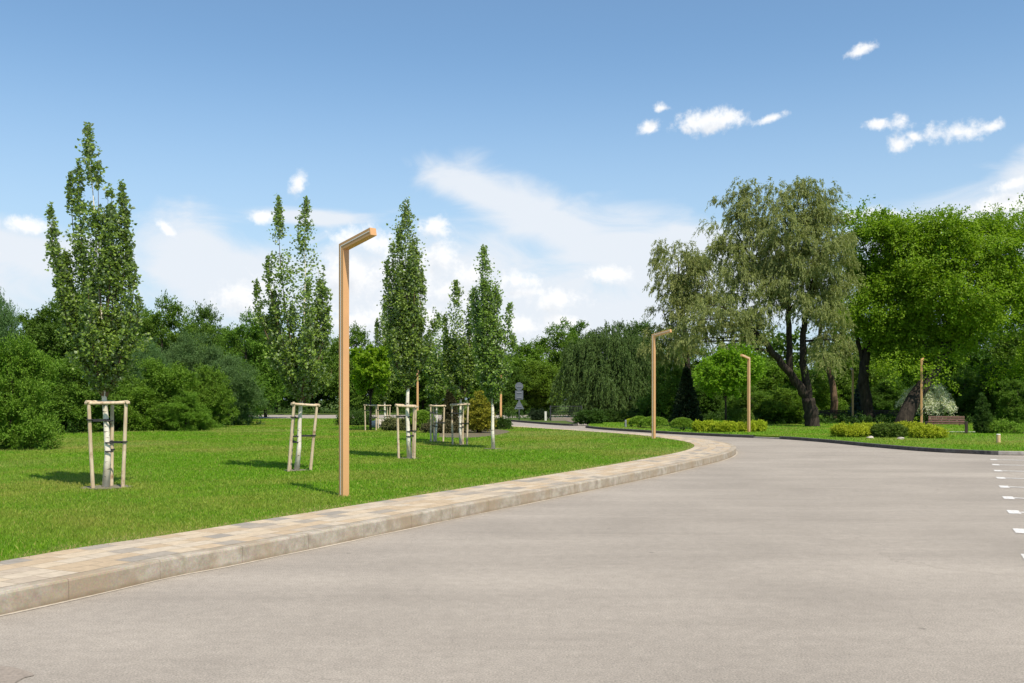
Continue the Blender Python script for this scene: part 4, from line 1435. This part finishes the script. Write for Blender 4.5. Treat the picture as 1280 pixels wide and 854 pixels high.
# dark hedges by the side road
for i, (px, py, D, rw, hh, lab) in enumerate([(737, 527, 60, 17, 13, 'left dark green hedge piece behind the white bollard'), (768, 526, 64, 24, 12, 'middle dark green hedge piece under the weeping willow'), (808, 524, 67, 24, 14, 'right dark green hedge piece behind the second lamp')]):
    k = D / F
    shrub('dark_hedge', lab, Vector((wx(px, D), D, RZ)), [(0, 0, hh * k * .5, rw * k, rw * k * .5, hh * k * .45), (rw * k * .4, 0, hh * k * .5, rw * k * .5, rw * k * .4, hh * k * .42)],
          M['hedge'], 85 + i, 110, .25, .11, .05, cat='hedge', group='dark hedge by the side road')
k = 70 / F
shrub('low_bush', 'low dark bush on the traffic island right of the road signs', Vector((wx(674, 70), 70, RZ)), [(0, 0, 5 * k, 11 * k, 9 * k, 5 * k)], M['conifer'], 89, 50, .22, .1, .04)


def cone(name, label, loc, r, h, leafmat, seed, n=1500, L=.12, W=.05, cat='conifer', base=.02, tiers=0, up=.25, spread=.22, group=None, power=.85):
    rg = np.random.default_rng(seed)
    t = rg.uniform(0, 1, n) ** 1.35
    if tiers: t = (np.floor(t * tiers) + rg.normal(.5, .16, n)) / tiers
    t = np.clip(t, 0.005, 1)
    a = rg.uniform(0, 6.283, n)
    rad = r * (1 - t) ** power * np.clip(t / .06 + .55, 0, 1)
    rr = rad * rg.uniform(.35, .85, n)
    O = np.stack([np.cos(a) * rr, np.sin(a) * rr, h * (base + (1 - base) * t * .97)], 1)
    Dv = unit(np.stack([np.cos(a), np.sin(a), np.full(n, up)], 1))
    leaf = spray_leaves(rg, O, Dv, np.maximum(rad * .45, r * .1), 16, spread, L, W, axis_rand=.6)
    root = empty(name, loc, label, cat, group)
    MB().tube([(0, 0, -.05), (0, 0, h * .5), (0, 0, h * .96)], [r * .08 + .02, r * .05 + .01, .008], 7).build('trunk', M['bark'], root, smooth=True)
    link('crown', leaves_mesh('crown', *leaf), leafmat, root)
    return root


D = 56; k = D / F
cone('dark_conifer', 'dark conical spruce between the second and third lamps', Vector((wx(858, D), D, RZ)), 17 * k, 73 * k, M['conifer'], 91, 1500, .14, .05)
D = 66; k = D / F
cone('blue_spruce', 'bluish spruce beside the brown lamp pole under the trees', Vector((wx(1076, D), D, RZ)), 14 * k, 54 * k, M['blue_spruce'], 92, 1000, .14, .05, tiers=9)
# bed of conifers behind the young poplars
D = 42; k = D / F
shrub('golden_thuja', 'golden yellow conical thuja bush left of the far road lamp pole', Vector((wx(599, D), D, LZ)),
      [(0, 0, 18 * k, 17 * k, 16 * k, 17 * k), (0, 0, 32 * k, 11 * k, 11 * k, 14 * k), (-7 * k, -.1, 14 * k, 10 * k, 10 * k, 12 * k), (8 * k, -.1, 15 * k, 10 * k, 10 * k, 12 * k), (2 * k, 0, 42 * k, 5 * k, 5 * k, 7 * k)],
      leaf_mat('gold_thuja_needles', (0.14, 0.17, 0.016), (0.42, 0.39, 0.035), trans=.15), 93, 210, .17, .075, .03, up=.9, n_leaf=15)
D = 47; k = D / F
cone('bronze_conifer', 'brownish pointed juniper between the two staked poplars behind the lime bush', Vector((wx(563, D), D, LZ)), 11 * k, 62 * k, M['brown_conifer'], 94, 1000, .11, .04, up=1.3)
D = 45; k = D / F
clipped('lime_dome_shrub', 'lime green rounded bush behind the dark slender poplar', Vector((wx(527, D), D, LZ)), 17 * k, 24 * k, M['lime'], 95, 8000, .07)
shrub('spreading_juniper', 'low greenish brown juniper in the shrub bed left of the lime bush', Vector((wx(498, D), D, LZ)), [(0, 0, 6 * k, 20 * k, 14 * k, 5 * k)], M['juniper'], 96, 70, .25, .1, .035, flat=.4)
shrub('spreading_juniper', 'low brown juniper right of the lime bush, under the staked poplar', Vector((wx(556, 42), 42, LZ)), [(0, 0, 5 * k, 20 * k, 14 * k, 5 * k)], M['brown_conifer'], 97, 70, .25, .1, .035, flat=.4)
shrub('low_bush', 'small dark green bush at the foot of the far brown lamp pole', Vector((wx(626, 47), 47, LZ)), [(0, 0, 5 * k, 9 * k, 9 * k, 5.5 * k)], M['hedge'], 98, 40, .2, .09, .03)
shrub('low_bush', 'dark green bush at the left end of the shrub bed, behind the sapling frame', Vector((wx(446, 54), 54, LZ)), [(0, 0, 7 * k, 22 * k, 14 * k, 6 * k)], M['hedge'], 99, 60, .3, .1, .04)
BED = [at(548, 546.5, LZ), at(575, 547.5, LZ), at(605, 546, LZ), at(634, 541, LZ), at(632, 538, LZ), at(600, 536, LZ), at(556, 538, LZ)]
bc, bs_ = spline([(p.x, p.y) for p in BED] + [(BED[0].x, BED[0].y)], .3)
sheet('flower_bed', [tuple(p) for p in bc[:-1]], LZ + .002, plain('bark_mulch', (0.12, 0.10, 0.055), .95, .4, 14))


def rock(name, label, loc, sx, sy, sz, seed):
    bm = bmesh.new()
    bmesh.ops.create_icosphere(bm, subdivisions=3, radius=1)
    rg = random.Random(seed)
    ph = [rg.uniform(0, 6) for _ in range(6)]
    for v in bm.verts:
        c = v.co
        f = 1 + .16 * math.sin(c.x * 3 + ph[0]) * math.cos(c.y * 2.6 + ph[1]) + .1 * math.sin(c.z * 5 + ph[2] + c.x * 2) + rg.uniform(-.02, .02)
        v.co = Vector((c.x * sx * f, c.y * sy * f, max(-.3, c.z) * sz * f))
    me = bpy.data.meshes.new(name); bm.to_mesh(me); bm.free()
    o = link(name, me, M['rock'])
    o.location = loc
    return tag(o, label, 'rock')


k = 50 / F
rock('boulder', 'pale grey boulder in the shrub bed behind the small pointed poplar', Vector((wx(476, 50), 50, LZ + .1)), 12 * k, 8 * k, 9 * k, 3)
rock('stone', 'flat pale stone at the foot of the golden junipers', gpos(1088, 548) + Vector((0, 0, .02)), .15, .12, .06, 4)
rock('stone', 'small pale stone below the brightest golden juniper', gpos(1126, 549) + Vector((0, 0, .02)), .13, .1, .06, 5)


def variegated():
    D = 59.4; k = D / F
    rg = np.random.default_rng(77)
    loc = Vector((wx(1157, D), D, RZ))
    lobes = [(-10 * k, 0, 34 * k, 14 * k, 14 * k, 12 * k), (10 * k, 0, 34 * k, 16 * k, 14 * k, 13 * k), (0, 0, 42 * k, 14 * k, 12 * k, 9 * k), (20 * k, 0, 26 * k, 9 * k, 10 * k, 10 * k), (-20 * k, 0, 26 * k, 9 * k, 10 * k, 10 * k)]
    leaf, c, d = crown(rg, lobes, 70, .45, 10, 16, .11, .04, up=.2, droop=.7)
    mb = MB().tube([(0, 0, -.05), (0, 0, 30 * k)], [.06, .05], 7)
    for j in range(12): mb.tube(limb_curve((0, 0, 29 * k), c[j], -.1, 4), np.linspace(.025, .008, 5), 5, False)
    tree_obj('variegated_willow_tree', 'small umbrella-shaped tree with whitish leaves behind the leaning maple trunk', 'tree', loc, mb, leaf, M['white_leaf'], M['bark'])


variegated()


def spiral_topiary():
    loc = gpos(1228, 541.5); k = loc.y / F
    rg = np.random.default_rng(78)
    lobes = []
    for t in np.linspace(0, 1, 26):
        a = t * 3.2 * 2 * math.pi
        rr = 8 * k * (1 - t) ** .8
        lobes.append((math.cos(a) * rr * .5, math.sin(a) * rr * .5, (14 + 32 * t) * k, rr * .75 + .04, rr * .75 + .04, 3.0 * k))
    lobes += [(0, 0, 8 * k, 9 * k, 9 * k, 8 * k)] * 3
    leaf, c, d = crown(rg, lobes, 190, .09, 8, 12, .055, .025, shell=.75)
    mb = MB().tube([(0, 0, -.05), (0, 0, 44 * k)], [.05, .015], 7)
    tree_obj('spiral_topiary', 'conifer clipped into a spiral, standing right of the slatted bench', 'topiary', loc, mb, leaf, M['hedge'], M['bark'])


spiral_topiary()


# ------------------------------------------------------------------ lamps
def make_lamp(loc, rz, H, label, mat=None, scale=1.0, group='copper-coloured angled lamps'):
    mat = mat or M['lamp']
    w = .056
    T = R(11); L = .74
    c, s = math.cos(T), math.sin(T)
    root = empty('street_lamp', loc, label, 'lamp', group, rz, (scale,) * 3)
    # mitred joint of a vertical square pole and a slightly rising arm
    zo = H                                     # outer corner height
    dz = 2 * w * (1 - s) / c                   # inner corner below the outer one
    MB().prism([(-w, -.06), (w, -.06), (w, zo - dz), (-w, zo)], -w, w).build('pole', mat, root, bevel=.004)
    tip_o = (-w + c * (L + w), zo + s * (L + w))
    tip_i = (tip_o[0] + s * 2 * w, tip_o[1] - c * 2 * w)
    ain = (w + .001, zo - dz + .0)
    MB().prism([(-w + .0015, zo + .0004), ain, tip_i, tip_o], -w, w).build('arm', mat, root, bevel=.004)
    # opal light strip set in a dark groove along both flat sides
    for sd_, y in ((-1, -w), (1, w)):
        ya, yb = (y - .0045, y + .01) if sd_ < 0 else (y - .01, y + .0045)
        ga, gb = (y - .0022, y + .01) if sd_ < 0 else (y - .01, y + .0022)
        def band(x0, x1, ya, yb, nm, m):
            # x offsets from the pole axis; follow the mitre and the arm
            f0 = (x0 + w) / (2 * w); f1 = (x1 + w) / (2 * w)
            mz = lambda f: zo - dz * f
            p = [(x0, .02), (x1, .02), (x1, mz(f1)), (x0, mz(f0))]
            e0 = (tip_o[0] + (tip_i[0] - tip_o[0]) * f0 - c * .02, tip_o[1] + (tip_i[1] - tip_o[1]) * f0 - s * .02)
            e1 = (tip_o[0] + (tip_i[0] - tip_o[0]) * f1 - c * .02, tip_o[1] + (tip_i[1] - tip_o[1]) * f1 - s * .02)
            q = [(x0, mz(f0)), (x1, mz(f1)), e1, e0]
            mb = MB(); mb.prism(p, ya, yb); mb.prism(q, ya, yb)
            mb.build(nm, m, root)
        band(-.020, .014, ga, gb, 'groove', mat)
        band(-.012, -.001, ya, yb, 'light_strip', M['led'])
    return root


L1 = at(430, 620, LZ)
lamp0 = make_lamp(L1, R(-45), wz(305, L1.y) - LZ, 'nearest and largest copper-coloured lamp, on the lawn beside the paving')
L2 = at(817, 548.5, LZ)
lh = wz(305, L1.y) - LZ
dup(lamp0, L2, R(-40), 'copper-coloured lamp at the tip of the lawn, arm pointing right', scale=(1, 1, (wz(418, L2.y) - LZ) / lh))
L3 = Vector((wx(936, 45), 45, RZ))
dup(lamp0, L3, R(228), 'copper-coloured lamp across the road, arm pointing left', scale=(.95, .95, (wz(447, 45) - RZ) / lh))
D = 56
dup(lamp0, Vector((wx(626, D), D, LZ)), R(100), 'far brown lamp pole by the road behind the unstaked poplar', scale=(1, 1, (wz(446, D) - LZ) / lh))
D = 62
dup(lamp0, Vector((wx(1066, D), D, RZ)), R(80), 'brown lamp pole under the trees between the leaning willow and the maple', scale=(1, 1, (wz(462, D) - RZ) / lh))
D = 57.0
dup(lamp0, Vector((wx(1152, D), D, RZ)), R(60), 'lamp pole beside the slatted bench, its top hidden in the maple leaves', scale=(1, 1, (wz(450, D) - RZ) / lh))
D = 58
dup(lamp0, Vector((wx(522, D), D, LZ)), R(95), 'far lamp pole hidden in the shrub bed behind the dark slender poplar', scale=(1, 1, (wz(452, D) - LZ) / lh))

# tall grey lamp mast behind the second lamp
D = 75
mast = empty('lamp_mast', (wx(840, D), D, .1), 'tall thin grey lamp mast behind the smaller pale willow', 'lamp mast')
hm = wz(385, D) - .1
MB().tube([(0, 0, -.05), (0, 0, hm * .5), (0, 0, hm)], [.11, .085, .06], 10).build('pole', M['sign_back'], mast, smooth=True)
MB().tube([(0, 0, hm - .1), (.3, -.3, hm + .15), (.8, -.8, hm + .25)], [.04, .035, .03], 8).build('arm', M['white_post'], mast, smooth=True)
MB().box((1.0, -1.0, hm + .25), (.6, .22, .1), R(-45)).build('lamp_head', M['post_grey'], mast, bevel=.02)


# ------------------------------------------------------------------ signs and small furniture
def sign():
    D = 70
    k = D / F
    r = empty('road_sign', (wx(649, D), D, RZ), 'backs of three grey traffic signs on one post: round, square, triangle', 'road sign')
    hh = (1836 / D + HZ)
    base_y = HZ + (CAM_H - RZ) * F / D
    zz = lambda py: (base_y - py) * k
    MB().tube([(0, .05, -.1), (0, .05, zz(479))], [.04, .04], 10).build('post', M['post_grey'], r, smooth=True)
    disc = [(math.cos(a) * 5.0 * k, zz(483) + math.sin(a) * 5.0 * k) for a in np.linspace(0, 6.283, 29)[:-1]]
    MB().prism(disc, -.012, .012).build('round_plate', M['sign_back'], r)
    a, b = zz(488.3), zz(499.5)
    MB().prism([(-5 * k, b), (5 * k, b), (5 * k, a), (-5 * k, a)], -.012, .012).build('square_plate', M['sign_back'], r, bevel=.004)
    a, b = zz(500.5), zz(511.5)
    MB().prism([(-6.2 * k, b), (6.2 * k, b), (0.5 * k, a), (-.5 * k, a)], -.012, .012).build('triangle_plate', M['sign_back'], r, bevel=.003)
    for z in (zz(483), zz(491), zz(497), zz(508)):
        MB().box((0, -.03, z), (6 * k, .03, .05)).build('bracket', M['post_grey'], r)


sign()


def bollard(px, py, wpx, hpx, z, label, mat, name='bollard', cat='bollard', square=False):
    loc = at(px, py, z); k = loc.y / F
    r = empty(name, loc, label, cat)
    h = hpx * k; w = wpx * k / 2
    if square:
        MB().box((0, 0, h * .46), (w * 2, w * 2, h * .92)).build('post', mat, r, bevel=.01)
        MB().box((0, 0, h * .965), (w * 2.15, w * 2.15, h * .07)).build('cap', mat, r, bevel=.008)
    else:
        MB().tube([(0, 0, -.02), (0, 0, h * .9)], [w, w], 14).build('post', mat, r, smooth=False)
        MB().tube([(0, 0, h * .9), (0, 0, h * .97), (0, 0, h)], [w * 1.04, w * .95, w * .6], 14).build('cap', M['white_post'] if name != 'bollard' else mat, r)


bollard(682, 526, 2.6, 11.5, RZ, 'white bollard at the kerb between the road signs and the hedge', M['white_post'], square=True)
bollard(738.5, 528, 3, 12, RZ, 'white bollard in front of the dark hedge, left of the second lamp', M['white_post'], square=True)
bollard(782, 534, 2.4, 9, RZ, 'short grey bollard beside the small golden shrub', M['post_grey'])
bollard(1248, 553.5, 5, 11, RZ, 'low round wooden garden light on the lawn near the parking lines', M['light_wood'], 'garden_light', 'garden light')


def wire_fence():
    D = 68
    k = D / F
    r = empty('wire_fence', (wx(688, D), D, .0), 'low wire mesh fence panel with grey posts across the side road', 'fence')
    W = (727 - 688) * k
    h = 21 * k
    for x in (0, W):
        MB().tube([(x, 0, -.05), (x, 0, h)], [.05, .05], 8).build('post', M['dark_metal'], r)
    m = MB()
    for z in np.linspace(.12, h - .05, 7): m.tube([(0, 0, z), (W, 0, z)], .004 if z < h - .1 else .014, 4)
    for x in np.linspace(0.1, W - .1, 26): m.tube([(x, .01, .1), (x, .01, h - .05)], .005, 4)
    m.build('mesh_panel', M['dark_metal'], r)
    # concrete foot under the panel
    MB().box((W / 2, 0, .17), (W - .12, .25, .34)).build('footing', M['patch'], r, bevel=.02)


wire_fence()


def bench(loc, rz, L, label, wood, side, h=.42):
    r = empty('bench', loc, label, 'bench', None, rz)
    for i in range(4):
        MB().box((0, -.20 + i * .125, h), (L, .10, .04)).build('seat_slat', wood, r, bevel=.006)
    tilt = Matrix.Rotation(R(-14), 3, 'X')
    for i in range(3):
        MB().box((0, .27 + i * .025, h + .09 + i * .105), (L, .035, .08), m=tilt).build('back_slat', wood, r, bevel=.006)
    for s in (-1, 1):
        MB().box((s * (L / 2 + .06), .0, .26), (.12, .55, .52)).build('side_panel', side, r, bevel=.012)
        MB().box((s * L * .36, .315, h + .12), (.05, .03, .40), m=tilt).build('back_bracket', side, r)


loc = gpos(1183, 541.5)
bench(loc, R(-24), 1.5, 'brown slatted bench beside the golden junipers', M['bench_wood'], M['dark_wood'])
bench(Vector((wx(1043, 66), 66, RZ)), R(2), 2.3, 'long dark bench behind the large willow trunk', M['dark_wood'], M['dark_metal'])
bench(Vector((wx(1106, 66), 66, RZ)), R(-4), 2.0, 'dark bench in the shade between the maple trunks', M['dark_wood'], M['dark_metal'])


def litter_bin():
    D = 60; k = D / F
    r = empty('litter_bin', (wx(1068, D), D, RZ), 'small dark litter bin at the brown lamp pole under the trees', 'bin')
    MB().tube([(0, 0, 0), (0, 0, .05), (0, 0, .42), (0, 0, .45)], [.14, .16, .19, .19], 14).build('bin_body', M['dark_metal'], r)
    MB().tube([(0, 0, .45), (0, 0, .475)], [.205, .2], 14).build('rim', M['dark_metal'], r)


litter_bin()


# ------------------------------------------------------------------ grass blades
def in_poly(x, y, poly):
    inside = np.zeros(len(x), bool)
    n = len(poly)
    for i in range(n):
        x0, y0 = poly[i]; x1, y1 = poly[(i + 1) % n]
        if y0 == y1: continue
        c = ((y0 > y) != (y1 > y)) & (x < (x1 - x0) * (y - y0) / (y1 - y0) + x0)
        inside ^= c
    return inside


def grass(name, poly, n, d0, d1, z, seed, edge=None, hgt=(.022, .045), pw=0.5):
    rg = np.random.default_rng(seed)
    u = rg.uniform(0, 1, n)
    # spread so that nearer turf gets more blades per square metre
    y = (d0 ** pw + (d1 ** pw - d0 ** pw) * u) ** (1 / pw)
    x = rg.uniform(-.95, .60, n) * y
    ok = in_poly(x + rg.normal(0, .035, n), y + rg.normal(0, .035, n), poly)
    for (sx, sy, r) in SOILS:
        ok &= np.hypot(x - sx, y - sy) > r * rg.uniform(.75, 1.05, n)
    bx = [tuple(p) for p in bc[:-1]]
    ok &= ~in_poly(x, y, bx)
    x, y = x[ok], y[ok]
    m = len(x)
    dry = np.zeros(m)
    if edge is not None:
        dist = np.full(m, 9.0)
        for p in edge[::2]:
            dist = np.minimum(dist, np.hypot(x - p[0], y - p[1]))
        dry = np.clip(1.9 * (1 - dist / (.16 + .42 * rg.uniform(0, 1, m) * (.6 + .4 * np.sin(x * 2.3 + y * 1.1)))), 0, 1) * rg.uniform(.45, 1, m)
    # thin, sun-dried turf in drifting bands further out
    band = np.sin(x * .31 + 1.2 * np.sin(y * .21)) + np.sin(y * .47 + x * .13 + 1.0) + .7 * np.sin(x * .9 - y * .6)
    dry = np.maximum(dry, np.clip((band - .35) * .32, 0, .5) * np.clip((y - 15) / 8, 0, 1) * np.clip((60 - y) / 15, 0, 1) * rg.uniform(.5, 1, m))
    h = rg.uniform(hgt[0], hgt[1], m) * (1 + .9 * (rg.uniform(0, 1, m) > .985)) * np.where(dry > .3, .7, 1)
    w = np.maximum(.003, y * .00034) * rg.uniform(.7, 1.4, m)
    a = rg.uniform(0, 6.283, m)
    lean = rg.uniform(.1, .75, m) * h
    b = rg.uniform(0, 6.283, m)
    v = np.empty((m, 4, 3), np.float32)
    ca, sa = np.cos(a), np.sin(a)
    zz = np.full(m, z - .006)
    v[:, 0] = np.stack([x - ca * w, y - sa * w, zz], 1)
    v[:, 1] = np.stack([x + ca * w, y + sa * w, zz], 1)
    mx, my = x + np.cos(b) * lean * .35, y + np.sin(b) * lean * .35
    v[:, 2] = np.stack([mx + ca * w * .8, my + sa * w * .8, zz + h * .6], 1)
    v[:, 3] = np.stack([x + np.cos(b) * lean, y + np.sin(b) * lean, zz + h], 1)
    me = mesh_np(name, v.reshape(-1, 3), quads=np.arange(m * 4).reshape(m, 4))
    att = me.attributes.new('dry', 'FLOAT', 'POINT')
    att.data.foreach_set('value', np.repeat(dry, 4).astype(np.float32))
    o = link(name, me, M['blade'])
    tag(o, kind='stuff')
    return m


bcs = bc
print('blades', grass('grass', LAWN, 1150000, 7.5, 73, LZ, 1, edge=inner),
      grass('grass', RLAWN, 180000, 26, 70, RZ, 2, hgt=(.03, .06), pw=.3))
